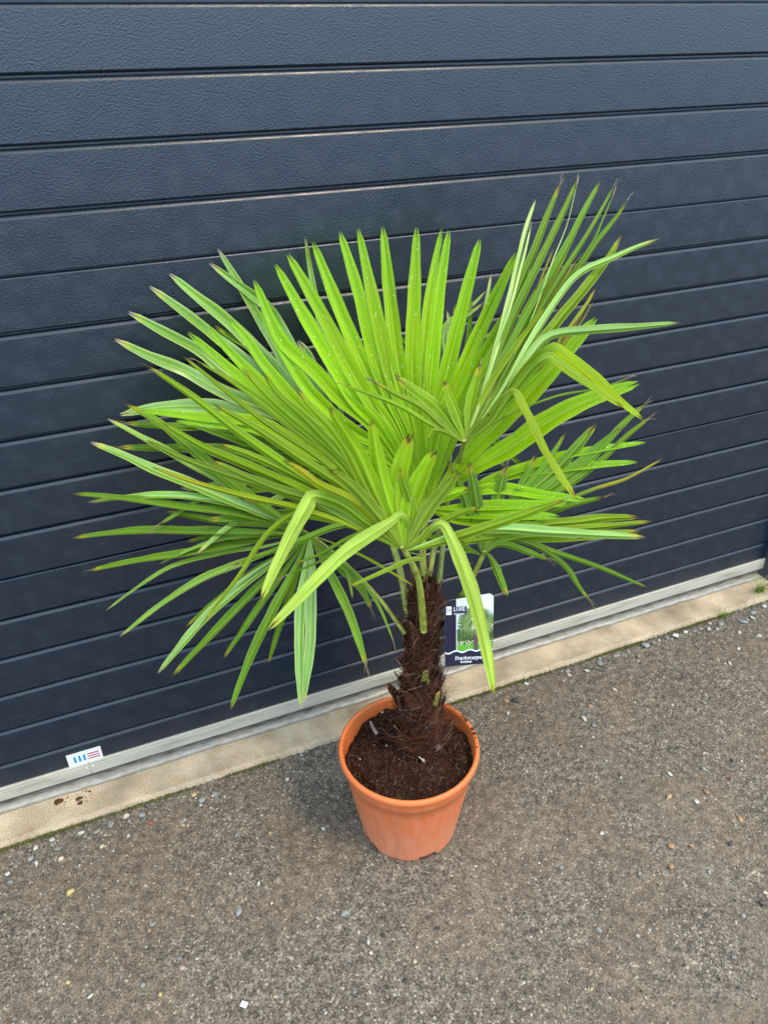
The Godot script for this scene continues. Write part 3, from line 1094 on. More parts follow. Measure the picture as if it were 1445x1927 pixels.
func grow_fronds(palm: Node3D) -> void:
	# every leaflet: its width and the bends of its midrib, in millimetres from where the stalk ends
	var front := frond(Vector3(0.4564, 0.8356, 0.4846), Vector3(0.4298, 0.0622, -0.9008), [Vector3(0.0553, -0.2298, -0.0369), Vector3(0.0427, -0.1320, -0.0234), Vector3(0.0276, -0.0644, -0.0102)], 0.0123, palm)
	front.set_meta("label", "olive green frond nearest the camera, seen from below")
	blade(front, 13, "o", [-97, 137, -107, -185, 209, -179, -237, 259, -224, -297, 319, -278])
	blade(front, 9, "o", [-79, 137, -100, -166, 218, -176, -224, 274, -226, -277, 312, -266])
	blade(front, 9, "o", [-72, 128, -93, -150, 215, -167, -211, 270, -219, -252, 297, -249])
	blade(front, 23, "o", [-76, 150, -98, -111, 189, -128, -148, 226, -157, -179, 261, -183, -210, 305, -212])
	blade(front, 21, "o", [-65, 140, -86, -92, 177, -110, -130, 227, -142, -161, 262, -166, -181, 302, -187])
	blade(front, 23, "o", [-46, 106, -61, -67, 170, -90, -90, 212, -111, -117, 247, -130, -136, 278, -145])
	blade(front, 34, "c", [-31, 84, -45, -54, 167, -79, -75, 215, -99, -90, 249, -112])
	blade(front, 32, "c", [-12, 57, -27, -22, 121, -50, -26, 173, -65, -28, 228, -77])
	blade(front, 36, "c", [-5, 48, -20, 0, 108, -36, 14, 157, -41, 31, 206, -42])
	blade(front, 34, "c", [8, 43, -12, 22, 91, -19, 41, 136, -18, 63, 183, -12])
	blade(front, 26, "q", [21, 35, -1, 45, 78, 4, 69, 119, 16, 88, 156, 29])
	blade(front, 24, "c", [20, 34, -4, 46, 77, -3, 76, 100, 11, 112, 119, 33])
	blade(front, 21, "o", [34, 6, 12, 88, 23, 31, 137, 41, 48, 185, 59, 65, 262, 93, 95])
	blade(front, 23, "k", [35, 9, 10, 80, 22, 24, 148, 35, 50, 239, 32, 98, 381, 30, 174])
	blade(front, 21, "o", [-91, 81, -77, -166, 139, -136, -236, 197, -193, -292, 251, -242, -355, 303, -294])
	blade(front, 23, "o", [-78, 55, -59, -134, 92, -100, -229, 141, -163, -293, 172, -204, -355, 216, -250])
	blade(front, 21, "q", [-96, 56, -65, -181, 98, -118, -282, 137, -175, -335, 161, -206, -386, 192, -239])
	blade(front, 22, "q", [-81, 49, -52, -147, 93, -92, -183, 107, -109, -237, 134, -136, -290, 167, -164])
	blade(front, 16, "y", [-98, 49, -61, -177, 79, -103, -241, 96, -134, -324, 125, -175, -389, 154, -210])
	blade(front, 19, "y", [-60, 78, -46, -92, 103, -60, -129, 128, -73, -155, 155, -83, -184, 178, -92])
	blade(front, 26, "q", [-28, 48, -21, -68, 112, -35, -97, 149, -39, -121, 171, -39])
	blade(front, 32, "p", [-57, 51, -37, -93, 86, -56, -131, 106, -69, -142, 107, -71, -149, 100, -67, -197, 55, -38, -231, 21, -14, -269, -16, 16])
	blade(front, 30, "p", [7, 30, -8, 11, 49, -11, 3, 65, -17, -6, 64, -18, -17, 58, -15, -112, 30, 4, -212, -6, 49, -277, -24, 86])
	blade(front, 31, "p", [31, 21, 7, 53, 45, 11, 61, 49, 15, 67, 45, 22, 73, 8, 61, 74, -41, 117, 61, -103, 197, 46, -141, 251])
	blade(front, 11, "o", [-46, 47, -40, -110, 80, -78, -180, 65, -93, -231, 32, -92, -281, -21, -79, -362, -94, -64])
	blade(front, 8, "o", [29, -9, 22, 1, -9, 17, -43, -17, 18, -118, -27, 25])
	blade(front, 9, "g", [-30, 38, -29, -82, 29, -40, -146, 4, -45, -193, -6, -51])
	blade(front, 7, "g", [-28, 25, -22, -79, 19, -36, -148, -9, -42, -220, -28, -51])
	blade(front, 13, "g", [-29, 42, -32, -99, 44, -59, -174, 21, -75, -290, -13, -99])
	blade(front, 19, "o", [-70, 93, -77, -144, 153, -140, -210, 204, -195, -263, 238, -236])
	blade(front, 19, "o", [-75, 67, -66, -143, 115, -120, -213, 153, -171, -268, 175, -207])
	blade(front, 17, "g", [-64, 32, -46, -118, 61, -88, -175, 72, -123, -226, 75, -152])
	blade(front, 17, "o", [-48, 27, -37, -86, 42, -66, -127, 49, -93, -160, 50, -113])
	blade(front, 19, "o", [12, 34, -8, 21, 71, -15, 12, 120, -29, 5, 149, -36])
	blade(front, 17, "o", [27, 20, 4, 65, 47, 11, 100, 67, 23, 129, 78, 37])
	var middle := frond(Vector3(0.5383, 0.8606, 0.4009), Vector3(-0.2202, 0.7892, 0.5732), [Vector3(-0.0112, -0.2144, 0.0206), Vector3(-0.0126, -0.1484, 0.0152), Vector3(-0.0104, -0.0916, 0.0046)], 0.0130, palm)
	middle.set_meta("label", "bright lime frond with rain drops in the middle")
	blade(middle, 31, "l", [-64, 137, -108, -110, 182, -151, -143, 227, -190, -189, 280, -238, -213, 378, -309])
	blade(middle, 32, "l", [-47, 127, -97, -81, 172, -137, -104, 225, -178, -138, 312, -245, -169, 401, -313])
	blade(middle, 32, "l", [-32, 126, -93, -55, 170, -128, -80, 232, -176, -110, 327, -248, -143, 417, -317])
	blade(middle, 31, "l", [-18, 125, -88, -34, 169, -122, -52, 230, -168, -75, 337, -245, -92, 434, -315])
	blade(middle, 30, "l", [-6, 124, -85, -16, 168, -117, -30, 229, -161, -33, 354, -245, -40, 449, -310])
	blade(middle, 30, "l", [6, 124, -81, -3, 167, -112, -10, 228, -155, -9, 339, -229, -5, 451, -303])
	blade(middle, 31, "l", [14, 123, -79, 11, 166, -108, 10, 227, -149, 24, 338, -219, 41, 453, -292])
	blade(middle, 31, "l", [18, 114, -71, 24, 166, -104, 34, 225, -141, 70, 344, -211, 103, 450, -273])
	blade(middle, 22, "l", [25, 114, -69, 36, 165, -100, 53, 224, -135, 98, 343, -201, 146, 447, -252])
	blade(middle, 28, "l", [31, 114, -68, 47, 164, -96, 69, 224, -128, 118, 352, -197, 157, 444, -244])
	blade(middle, 31, "l", [39, 114, -63, 68, 169, -89, 97, 224, -114, 159, 344, -168, 205, 430, -208])
	blade(middle, 31, "l", [48, 114, -59, 83, 169, -81, 123, 225, -100, 195, 323, -134, 259, 408, -162])
	blade(middle, 33, "l", [54, 106, -49, 100, 165, -68, 148, 225, -87, 220, 310, -111, 288, 389, -132])
	blade(middle, 26, "l", [61, 89, -33, 106, 155, -57, 140, 183, -60, 221, 260, -73, 317, 366, -99])
	blade(middle, 42, "l", [67, 64, -11, 140, 125, -16, 223, 189, -19, 290, 246, -25, 359, 305, -31])
	blade(middle, 44, "l", [93, 61, 5, 163, 96, 17, 235, 140, 25, 303, 172, 38, 399, 205, 66])
	blade(middle, 20, "l", [65, 23, 18, 124, 50, 31, 243, 87, 68, 313, 101, 96, 383, 113, 126])
	blade(middle, 22, "l", [55, 18, 16, 123, 46, 33, 196, 62, 61, 275, 73, 97, 361, 82, 137])
	blade(middle, 24, "l", [64, 24, 20, 125, 36, 50, 185, 32, 94, 252, 31, 143])
	blade(middle, 24, "l", [31, 0, 20, 74, 7, 45, 122, 15, 78, 212, 34, 146])
	blade(middle, 28, "l", [29, -8, 26, 69, -4, 55, 100, 1, 79, 188, 19, 158])
	blade(middle, 20, "l", [34, -15, 37, 73, -13, 70, 110, -7, 102, 164, 5, 156])
	blade(middle, 26, "l", [-46, 93, -74, -96, 126, -110, -152, 184, -164, -178, 233, -203, -199, 286, -244, -213, 333, -279])
	blade(middle, 28, "l", [-53, 85, -71, -118, 115, -108, -175, 163, -156, -231, 246, -226, -246, 279, -252, -272, 320, -286])
	blade(middle, 26, "l", [-56, 77, -66, -128, 111, -109, -180, 145, -145, -229, 198, -193, -295, 281, -266, -313, 313, -292])
	blade(middle, 28, "l", [-63, 68, -62, -132, 99, -101, -217, 162, -166, -267, 214, -214, -325, 275, -270, -350, 302, -294])
	blade(middle, 26, "l", [-67, 52, -52, -172, 93, -108, -252, 149, -166, -306, 162, -189, -354, 167, -206, -413, 177, -228, -465, 186, -247])
	blade(middle, 20, "l", [-68, 48, -50, -156, 79, -95, -222, 120, -139, -281, 146, -172, -335, 154, -192, -406, 166, -218])
	var right := frond(Vector3(0.5853, 1.0069, 0.4510), Vector3(0.0323, -0.0857, -0.9958), [Vector3(-0.0481, -0.3517, -0.0312), Vector3(-0.0439, -0.2945, -0.0413), Vector3(-0.0135, -0.2175, -0.0661), Vector3(0.0334, -0.1240, -0.0950)], 0.0112, palm)
	right.set_meta("label", "frond rising to the upper right with two folded leaflets")
	blade(right, 10, "o", [-24, 15, -22, -49, 29, -43, -87, 55, -75, -131, 75, -102, -176, 93, -126])
	blade(right, 12, "o", [-31, 28, -33, -56, 55, -61, -96, 78, -87, -128, 99, -108])
	blade(right, 21, "o", [-12, 26, -24, -30, 55, -49, -58, 80, -73, -90, 107, -96])
	blade(right, 24, "o", [4, 17, -10, 0, 47, -28, -7, 73, -42, -14, 101, -54])
	blade(right, 19, "o", [13, 22, -10, 26, 57, -28, 40, 88, -40, 56, 122, -52])
	blade(right, 10, "o", [-14, 10, -11, -33, 21, -18, -51, 25, -20, -68, 16, -6])
	blade(right, 11, "q", [11, 17, -1, 23, 34, 8, 36, 58, 23])
	blade(right, 16, "w", [39, 48, -23, 96, 132, -68, 145, 210, -112, 178, 268, -146, 207, 317, -174, 235, 357, -195])
	blade(right, 12, "w", [37, 44, -21, 87, 117, -59, 145, 202, -105, 183, 265, -140, 215, 319, -172])
	blade(right, 17, "g", [48, 63, -32, 122, 171, -89, 177, 243, -125, 210, 284, -145, 249, 337, -171, 284, 382, -193])
	blade(right, 17, "g", [52, 63, -30, 137, 178, -88, 206, 260, -125, 241, 300, -143, 279, 345, -163, 313, 387, -183])
	blade(right, 18, "g", [56, 63, -28, 124, 140, -61, 174, 195, -84, 224, 246, -105, 269, 295, -125, 309, 341, -145, 349, 385, -163])
	blade(right, 11, "g", [58, 56, -20, 143, 148, -58, 248, 254, -100, 287, 292, -113, 328, 333, -129, 369, 378, -148])
	blade(right, 6, "g", [69, 63, -22, 172, 171, -64, 304, 292, -105, 333, 328, -122, 363, 365, -139])
	blade(right, 17, "g", [68, 60, -19, 156, 148, -52, 238, 227, -81, 278, 261, -91, 309, 290, -101, 351, 325, -111, 383, 355, -122])
	blade(right, 23, "o", [69, 52, -12, 147, 121, -33, 212, 178, -52, 248, 207, -59, 286, 238, -68, 323, 270, -77, 352, 301, -90])
	blade(right, 15, "k", [77, 68, -18, 175, 174, -52, 234, 233, -67, 264, 254, -67, 307, 271, -55, 351, 289, -44, 390, 302, -31])
	blade(right, 19, "k", [54, 34, -1, 126, 112, -24, 164, 148, -31, 187, 160, -26, 241, 168, 2, 309, 176, 41, 368, 185, 75])
	blade(right, 37, "p", [46, 32, 3, 91, 83, 1, 128, 126, 4, 152, 147, 13, 158, 150, 18, 163, 148, 26, 184, 125, 92, 195, 102, 158, 204, 89, 206])
	blade(right, 24, "p", [44, 29, 7, 82, 77, 9, 116, 123, 16, 135, 142, 26, 141, 144, 33, 143, 141, 43, 161, 123, 119, 173, 110, 193])
	blade(right, 34, "p", [37, 28, 2, 62, 58, 1, 81, 76, 6, 87, 79, 10, 90, 75, 20, 84, 23, 117, 82, 1, 172, 81, -16, 225])
	blade(right, 3, "w", [98, 101, -40, 167, 178, -74, 230, 264, -117, 270, 316, -142, 297, 360, -167, 312, 385, -182])
	blade(right, 9, "d", [90, 69, -23, 167, 132, -50, 209, 172, -70, 234, 194, -82])
	blade(right, 14, "e", [98, 70, -18, 188, 125, -30, 231, 160, -45, 264, 187, -57, 296, 218, -72])
	blade(right, 7, "e", [98, 65, -17, 196, 123, -33, 247, 157, -48, 294, 197, -69])
	blade(right, 9, "t", [50, 55, -26, 132, 160, -87, 181, 218, -120, 230, 280, -158])
	blade(right, 9, "t", [55, 55, -24, 152, 168, -85, 205, 225, -116, 252, 281, -148])
	blade(right, 10, "t", [59, 55, -22, 158, 160, -75, 221, 221, -105, 273, 275, -133])
	blade(right, 9, "t", [63, 55, -20, 165, 156, -68, 232, 217, -96, 285, 265, -118])
	blade(right, 19, "o", [43, 48, -22, 98, 108, -51, 166, 186, -91, 202, 226, -112])
	blade(right, 22, "o", [37, 44, -21, 89, 98, -42, 143, 148, -58, 199, 198, -75])
	blade(right, 22, "o", [43, 37, -11, 102, 86, -26, 162, 140, -43, 215, 186, -57])
	blade(right, 26, "l", [44, 25, -2, 102, 70, -16, 159, 107, -24, 212, 144, -36])
	blade(right, 5, "g", [91, 37, -1, 185, 57, 3, 267, 62, 14, 331, 73, 15])
	var low_right := frond(Vector3(0.6075, 0.7917, 0.4980), Vector3(0.4774, 0.1657, -0.8629), [Vector3(-0.0563, -0.2303, -0.0876), Vector3(-0.0163, -0.1931, -0.0956), Vector3(-0.0110, -0.0810, -0.0275)], 0.0108, palm)
	low_right.set_meta("label", "low frond at the right with upright clipped leaflets")
	blade(low_right, 18, "g", [-7, 54, -33, -13, 102, -62, -20, 137, -85, -27, 160, -100])
	blade(low_right, 24, "g", [6, 54, -28, 8, 89, -46, 9, 124, -65, 8, 156, -84])
	blade(low_right, 24, "g", [22, 53, -21, 43, 88, -32, 59, 123, -45, 73, 150, -55])
	blade(low_right, 20, "g", [31, 53, -17, 70, 87, -21, 101, 126, -30, 127, 167, -42])
	blade(low_right, 14, "g", [36, 53, -15, 92, 104, -21, 142, 151, -27, 184, 200, -38])
	blade(low_right, 26, "g", [40, 53, -13, 105, 104, -16, 170, 151, -16, 239, 213, -23])
	blade(low_right, 18, "g", [44, 48, -9, 124, 104, -8, 197, 150, -5, 278, 206, -3])
	blade(low_right, 16, "g", [44, 48, -9, 133, 104, -5, 216, 154, 1, 281, 209, -4, 330, 245, -4])
	blade(low_right, 14, "g", [48, 44, -5, 140, 95, 3, 233, 151, 9, 287, 192, 8, 335, 224, 10])
	blade(low_right, 8, "t", [47, 40, -3, 156, 86, 15, 215, 106, 27, 273, 122, 41, 342, 154, 51])
	blade(low_right, 22, "o", [45, 31, 1, 108, 47, 17, 171, 52, 40, 224, 57, 58, 282, 58, 81])
	blade(low_right, 15, "o", [43, 24, 4, 119, 38, 27, 212, 43, 61, 302, 51, 93])
	blade(low_right, 22, "o", [-31, 21, -23, -3, 27, -14, 52, 33, 8, 122, 32, 41, 192, 37, 73, 268, 45, 106])
	blade(low_right, 22, "o", [27, 19, 3, 72, 33, 21, 118, 39, 47, 164, 43, 79])
	blade(low_right, 15, "g", [27, 18, 4, 48, 18, 16, 78, 9, 42, 103, 2, 65])
	blade(low_right, 12, "g", [39, 24, 2, 70, 22, 16, 101, 10, 35, 139, -22, 68, 155, -56, 94, 170, -81, 114])
	blade(low_right, 11, "g", [44, 26, 3, 80, 22, 20, 121, 4, 46, 196, -24, 92, 274, -60, 144])
	blade(low_right, 15, "g", [9, 2, 3, 15, -15, 19, 18, -41, 45, 20, -59, 65])
	blade(low_right, 18, "o", [-32, 15, -21, -48, 24, -33, -65, 29, -42, -101, 34, -59])
	blade(low_right, 8, "g", [-26, 8, -10, -41, 2, -7, -34, -5, 7, -24, 4, 13])
	blade(low_right, 16, "g", [34, 39, -11, 88, 66, -10, 148, 92, -9, 197, 110, -7])
	blade(low_right, 16, "g", [41, 32, -3, 109, 57, 4, 181, 74, 15, 242, 83, 27])
	var low_left := frond(Vector3(0.3299, 0.8078, 0.3201), Vector3(-0.1757, 0.9818, 0.0721), [Vector3(0.1560, -0.2244, 0.0939), Vector3(0.1230, -0.1606, 0.0585), Vector3(0.0956, -0.1169, 0.0445), Vector3(0.0641, -0.0730, 0.0287), Vector3(0.0272, -0.0308, -0.0006)], 0.0081, palm)
	low_left.set_meta("label", "drooping frond at the lower left")
	blade(low_left, 27, "g", [-59, 38, -52, -121, 88, -113, -189, 154, -186, -222, 185, -223, -272, 216, -265])
	blade(low_left, 25, "s", [-60, 31, -48, -142, 89, -123, -178, 109, -152, -224, 139, -192, -269, 166, -231, -312, 192, -267])
	blade(low_left, 25, "s", [-70, 30, -51, -129, 56, -95, -189, 82, -140, -243, 104, -178, -298, 131, -221, -350, 153, -259])
	blade(low_left, 27, "g", [-64, 19, -40, -135, 35, -79, -217, 47, -119, -296, 62, -159, -403, 77, -208])
	blade(low_left, 23, "s", [-61, 27, -46, -131, 49, -92, -195, 60, -128, -274, 62, -165, -379, 53, -206])
	blade(low_left, 27, "g", [-68, 1, -31, -133, 1, -61, -205, 2, -94, -309, 3, -142, -423, -7, -187])
	blade(low_left, 19, "s", [-59, -2, -26, -126, -5, -53, -175, -14, -70, -226, -30, -83, -278, -50, -93])
	blade(low_left, 27, "g", [-70, -7, -27, -106, -16, -38, -205, -32, -72, -300, -43, -107, -407, -61, -144])
	blade(low_left, 17, "s", [-83, -21, -24, -150, -30, -49, -247, -51, -78, -308, -79, -88, -392, -127, -94])
	blade(low_left, 29, "s", [-66, -27, -12, -135, -51, -28, -203, -74, -43, -274, -109, -53, -378, -170, -59])
	blade(low_left, 25, "s", [-71, -45, -3, -144, -89, -7, -219, -141, -7, -325, -231, 4])
	blade(low_left, 23, "g", [-66, -54, 6, -127, -101, 9, -203, -160, 13, -300, -235, 18])
	blade(low_left, 21, "g", [-42, -60, 21, -102, -136, 43, -152, -201, 64, -211, -289, 95])
	blade(low_left, 21, "s", [-17, -47, 23, -40, -105, 51, -62, -182, 91, -86, -286, 149])
	blade(low_left, 21, "s", [-7, -47, 28, -23, -105, 58, -44, -182, 99, -81, -279, 146])
	blade(low_left, 18, "g", [10, -35, 27, 24, -78, 62, 38, -135, 106, 46, -217, 164])
	blade(low_left, 8, "g", [30, -35, 37, 61, -62, 68, 89, -112, 114, 103, -176, 163])
	blade(low_left, 8, "g", [13, -29, 27, 46, -57, 65, 48, -77, 82, 46, -100, 100])
	blade(low_left, 25, "g", [-65, 25, -51, -121, 40, -93, -166, 46, -124, -211, 52, -155])
	blade(low_left, 21, "g", [-64, -5, -29, -126, -15, -58, -171, -13, -87, -220, -23, -110])
	blade(low_left, 19, "g", [-57, -35, -6, -122, -73, -15, -187, -117, -24, -255, -166, -32])
	blade(low_left, 19, "g", [-48, -53, 10, -96, -104, 16, -152, -165, 23, -201, -219, 27])
	blade(low_left, 19, "g", [-29, -53, 19, -61, -113, 37, -92, -169, 53, -123, -227, 68])
	blade(low_left, 19, "g", [-73, 12, -46, -137, 14, -82, -191, 20, -117, -245, 28, -155])
	blade(low_left, 17, "g", [18, -31, 26, 41, -59, 50, 71, -98, 80, 83, -138, 103])
	blade(low_left, 6, "y", [46, -14, 41, 83, -26, 83, 117, -40, 132, 143, -50, 174])
	var back_left := frond(Vector3(0.4483, 0.8977, 0.2218), Vector3(-0.1128, 0.7943, 0.5969), [Vector3(0.0494, -0.2816, 0.1822), Vector3(0.0535, -0.2121, 0.1391), Vector3(0.0501, -0.1601, 0.1106), Vector3(0.0312, -0.0629, 0.0467)], 0.0128, palm)
	back_left.set_meta("label", "pale green frond at the upper left by the door")
	blade(back_left, 28, "s", [-80, 64, -66, -207, 129, -144, -270, 169, -188, -327, 204, -190, -386, 249, -186])
	blade(back_left, 28, "s", [-70, 63, -62, -146, 124, -124, -198, 165, -166, -232, 200, -187, -298, 251, -189, -353, 296, -185])
	blade(back_left, 28, "s", [-63, 72, -66, -144, 167, -153, -206, 231, -188, -253, 282, -186, -307, 337, -188])
	blade(back_left, 28, "s", [-53, 90, -75, -89, 148, -125, -134, 207, -177, -180, 263, -191, -227, 312, -187, -267, 356, -190])
	blade(back_left, 23, "s", [-33, 125, -94, -68, 229, -174, -90, 273, -186, -142, 322, -183, -191, 367, -191])
	blade(back_left, 21, "s", [-35, 79, -64, -73, 155, -126, -85, 192, -154, -106, 243, -182, -141, 325, -185, -172, 391, -189])
	blade(back_left, 15, "s", [8, 86, -56, 7, 159, -106, 8, 234, -157, 5, 336, -190, -2, 397, -185])
	blade(back_left, 19, "g", [-74, 92, -80, -101, 144, -120, -138, 200, -165, -165, 218, -183, -198, 249, -186])
	blade(back_left, 30, "s", [-87, 37, -49, -164, 82, -100, -224, 103, -131, -266, 108, -146, -333, 109, -165, -405, 101, -179])
	blade(back_left, 23, "g", [-87, 37, -49, -173, 59, -87, -243, 71, -114, -298, 74, -131, -351, 80, -150, -401, 88, -168])
	blade(back_left, 23, "g", [-92, 20, -39, -182, 26, -67, -253, 34, -92, -307, 39, -110, -361, 43, -127, -422, 49, -147])
	blade(back_left, 30, "g", [-93, 20, -37, -182, 44, -74, -255, 75, -110, -299, 88, -128])
	blade(back_left, 26, "g", [-87, 2, -23, -177, 11, -49, -225, 23, -67, -267, 35, -84])
	blade(back_left, 19, "s", [-72, -16, -5, -167, -20, -19, -237, -15, -32, -305, -16, -38, -328, -10, -44])
	blade(back_left, 21, "g", [-75, -25, 0, -169, -32, -13, -240, -28, -28, -294, -24, -38])
	blade(back_left, 14, "g", [-62, -17, -2, -165, -11, -24, -257, -29, -24, -299, -35, -24, -349, -52, -16, -385, -63, -10])
	blade(back_left, 15, "s", [-55, -26, 7, -134, -44, 9, -183, -57, 14, -258, -79, 26, -328, -108, 48])
	blade(back_left, 21, "g", [-63, -52, 26, -128, -73, 34, -189, -69, 29, -245, -62, 23, -296, -56, 21])
	blade(back_left, 28, "s", [-47, 69, -65, -80, 128, -122, -111, 160, -159, -135, 183, -186])
	blade(back_left, 26, "s", [-14, 76, -61, -18, 129, -105, -25, 174, -144, -37, 201, -171])
	var back_right := frond(Vector3(0.6718, 0.9362, 0.2362), Vector3(-0.1981, 0.8297, 0.5220), [Vector3(-0.1230, -0.3027, 0.1771), Vector3(-0.1034, -0.2641, 0.1601), Vector3(-0.0856, -0.2162, 0.1364), Vector3(-0.0508, -0.1329, 0.0841)], 0.0098, palm)
	back_right.set_meta("label", "thin worn frond at the back, half hidden")
	blade(back_right, 10, "k", [54, 87, -39, 104, 177, -82, 125, 215, -101, 147, 264, -125])
	blade(back_right, 11, "g", [45, 92, -46, 71, 148, -75, 82, 177, -91, 99, 223, -116])
	blade(back_right, 12, "w", [23, 92, -55, 35, 148, -89, 43, 178, -107, 45, 201, -122])
	blade(back_right, 8, "t", [29, 102, -59, 43, 148, -86, 63, 213, -124])
	blade(back_right, 10, "k", [17, 102, -64, 32, 171, -106, 85, 201, -107, 131, 234, -111])
	blade(back_right, 10, "k", [19, 93, -55, 30, 167, -98, 79, 194, -94, 117, 217, -92])
	blade(back_right, 9, "s", [32, 74, -39, 64, 124, -61, 102, 151, -65, 136, 165, -61])
	blade(back_right, 9, "s", [27, 55, -28, 58, 101, -47, 92, 114, -43, 129, 120, -32])
	blade(back_right, 13, "g", [-33, 66, -59, -36, 131, -106, -53, 150, -126, -77, 169, -149])
	blade(back_right, 15, "g", [30, -1, 13, 49, -24, 37, 63, -48, 58, 81, -76, 85])
	blade(back_right, 15, "g", [38, -10, 22, 73, -29, 50, 85, -43, 64, 116, -76, 100])

func build_tag() -> void:
	var card := thing("plant_tag", "navy and white plant tag with a palm picture, hanging beside the trunk", "plant tag")
	var b := Basis(Vector3.UP, deg_to_rad(-20)) * Basis(Vector3.RIGHT, deg_to_rad(-14))
	card.transform = Transform3D(b, Vector3(0.5965, 0.6035, 0.4795))
	# a card with rounded corners, a little thick
	var w := 0.0485
	var h := 0.078
	var outline := PackedVector2Array()
	for c in [[w, h, 0.010, 0.0], [-w, h - 0.010, 0.016, 90.0], [-w, -h, 0.004, 180.0], [w, -h + 0.004, 0.006, 270.0]]:
		for k in 7:
			var a := deg_to_rad(c[3] + k * 15.0)
			outline.append(Vector2(c[0] - signf(c[0]) * c[2] + c[2] * cos(a), c[1] - signf(c[1]) * c[2] + c[2] * sin(a)))
	var idx := Geometry2D.triangulate_polygon(outline)
	var st := SurfaceTool.new()
	st.begin(Mesh.PRIMITIVE_TRIANGLES)
	st.set_smooth_group(-1)
	for side in [0.0005, -0.0005]:
		for i in idx:
			var p := outline[i]
			st.set_uv(Vector2(p.x / (2 * w) + 0.5, 0.5 - p.y / (2 * h)))
			st.add_vertex(Vector3(p.x, p.y, side))
	for i in outline.size():
		var p := outline[i]
		var q := outline[(i + 1) % outline.size()]
		st.set_uv(Vector2(0.5, 0.02))
		quad(st, Vector3(p.x, p.y, 0.0005), Vector3(q.x, q.y, 0.0005), Vector3(q.x, q.y, -0.0005), Vector3(p.x, p.y, -0.0005))
	st.generate_normals()
	var print_mat := mat(Color.WHITE, 0.28)
	print_mat.albedo_color = Color(0.80, 0.80, 0.80)
	print_mat.albedo_texture = ImageTexture.create_from_image(card_print())
	put("card", st.commit(), print_mat, card)
	var ink := mat(lin(0.78, 0.78, 0.78), 0.4)
	var serif := SystemFont.new()
	serif.font_names = PackedStringArray(["Droid Serif"])
	var sans := SystemFont.new()
	sans.font_names = PackedStringArray(["Droid Sans"])
	for e in [["Trachycarpus", serif, 0.0074, Vector3(0.001, -0.0600, 0.0008), 0.30], ["fortunei", sans, 0.0052, Vector3(-0.006, -0.0685, 0.0008), 0.0], ["LUXE", sans, 0.0085, Vector3(-0.0195, 0.0478, 0.0014), 0.0], ["DE", sans, 0.0062, Vector3(-0.0405, 0.0455, 0.0014), 0.0], ["COLLECTION", sans, 0.0030, Vector3(-0.0195, 0.0375, 0.0014), 0.0]]:
		var tm := TextMesh.new()
		tm.text = e[0]
		tm.font = e[1]
		tm.font_size = 32
		tm.pixel_size = e[2] / 26.0
		tm.depth = 0.0003
		var o := put("lettering", tm, ink if e[0] != "DE" else mat(lin(0.02, 0.02, 0.05), 0.4), card)
		o.transform = Transform3D(Basis(Vector3(1, 0, 0), Vector3(e[4], 1, 0), Vector3(0, 0, 1)), e[3])
	var badge := put("badge", box_mesh(Vector3(0.0300, 0.0165, 0.0004)), mat(lin(0.015, 0.016, 0.04), 0.35), card)
	badge.position = Vector3(-0.0195, 0.0450, 0.0009)
	var badge2 := put("badge", box_mesh(Vector3(0.0105, 0.0180, 0.0004)), mat(lin(0.70, 0.72, 0.74), 0.35), card)
	badge2.position = Vector3(-0.0402, 0.0452, 0.0009)
	# the loop that holds it to the trunk
	put("loop", tube(catmull([Vector3(-0.043, 0.050, -0.001), Vector3(-0.052, 0.060, -0.006), Vector3(-0.066, 0.055, -0.024)], 8), 0.0010, 0.0010, 6), mat(lin(0.02, 0.02, 0.03), 0.4), card)

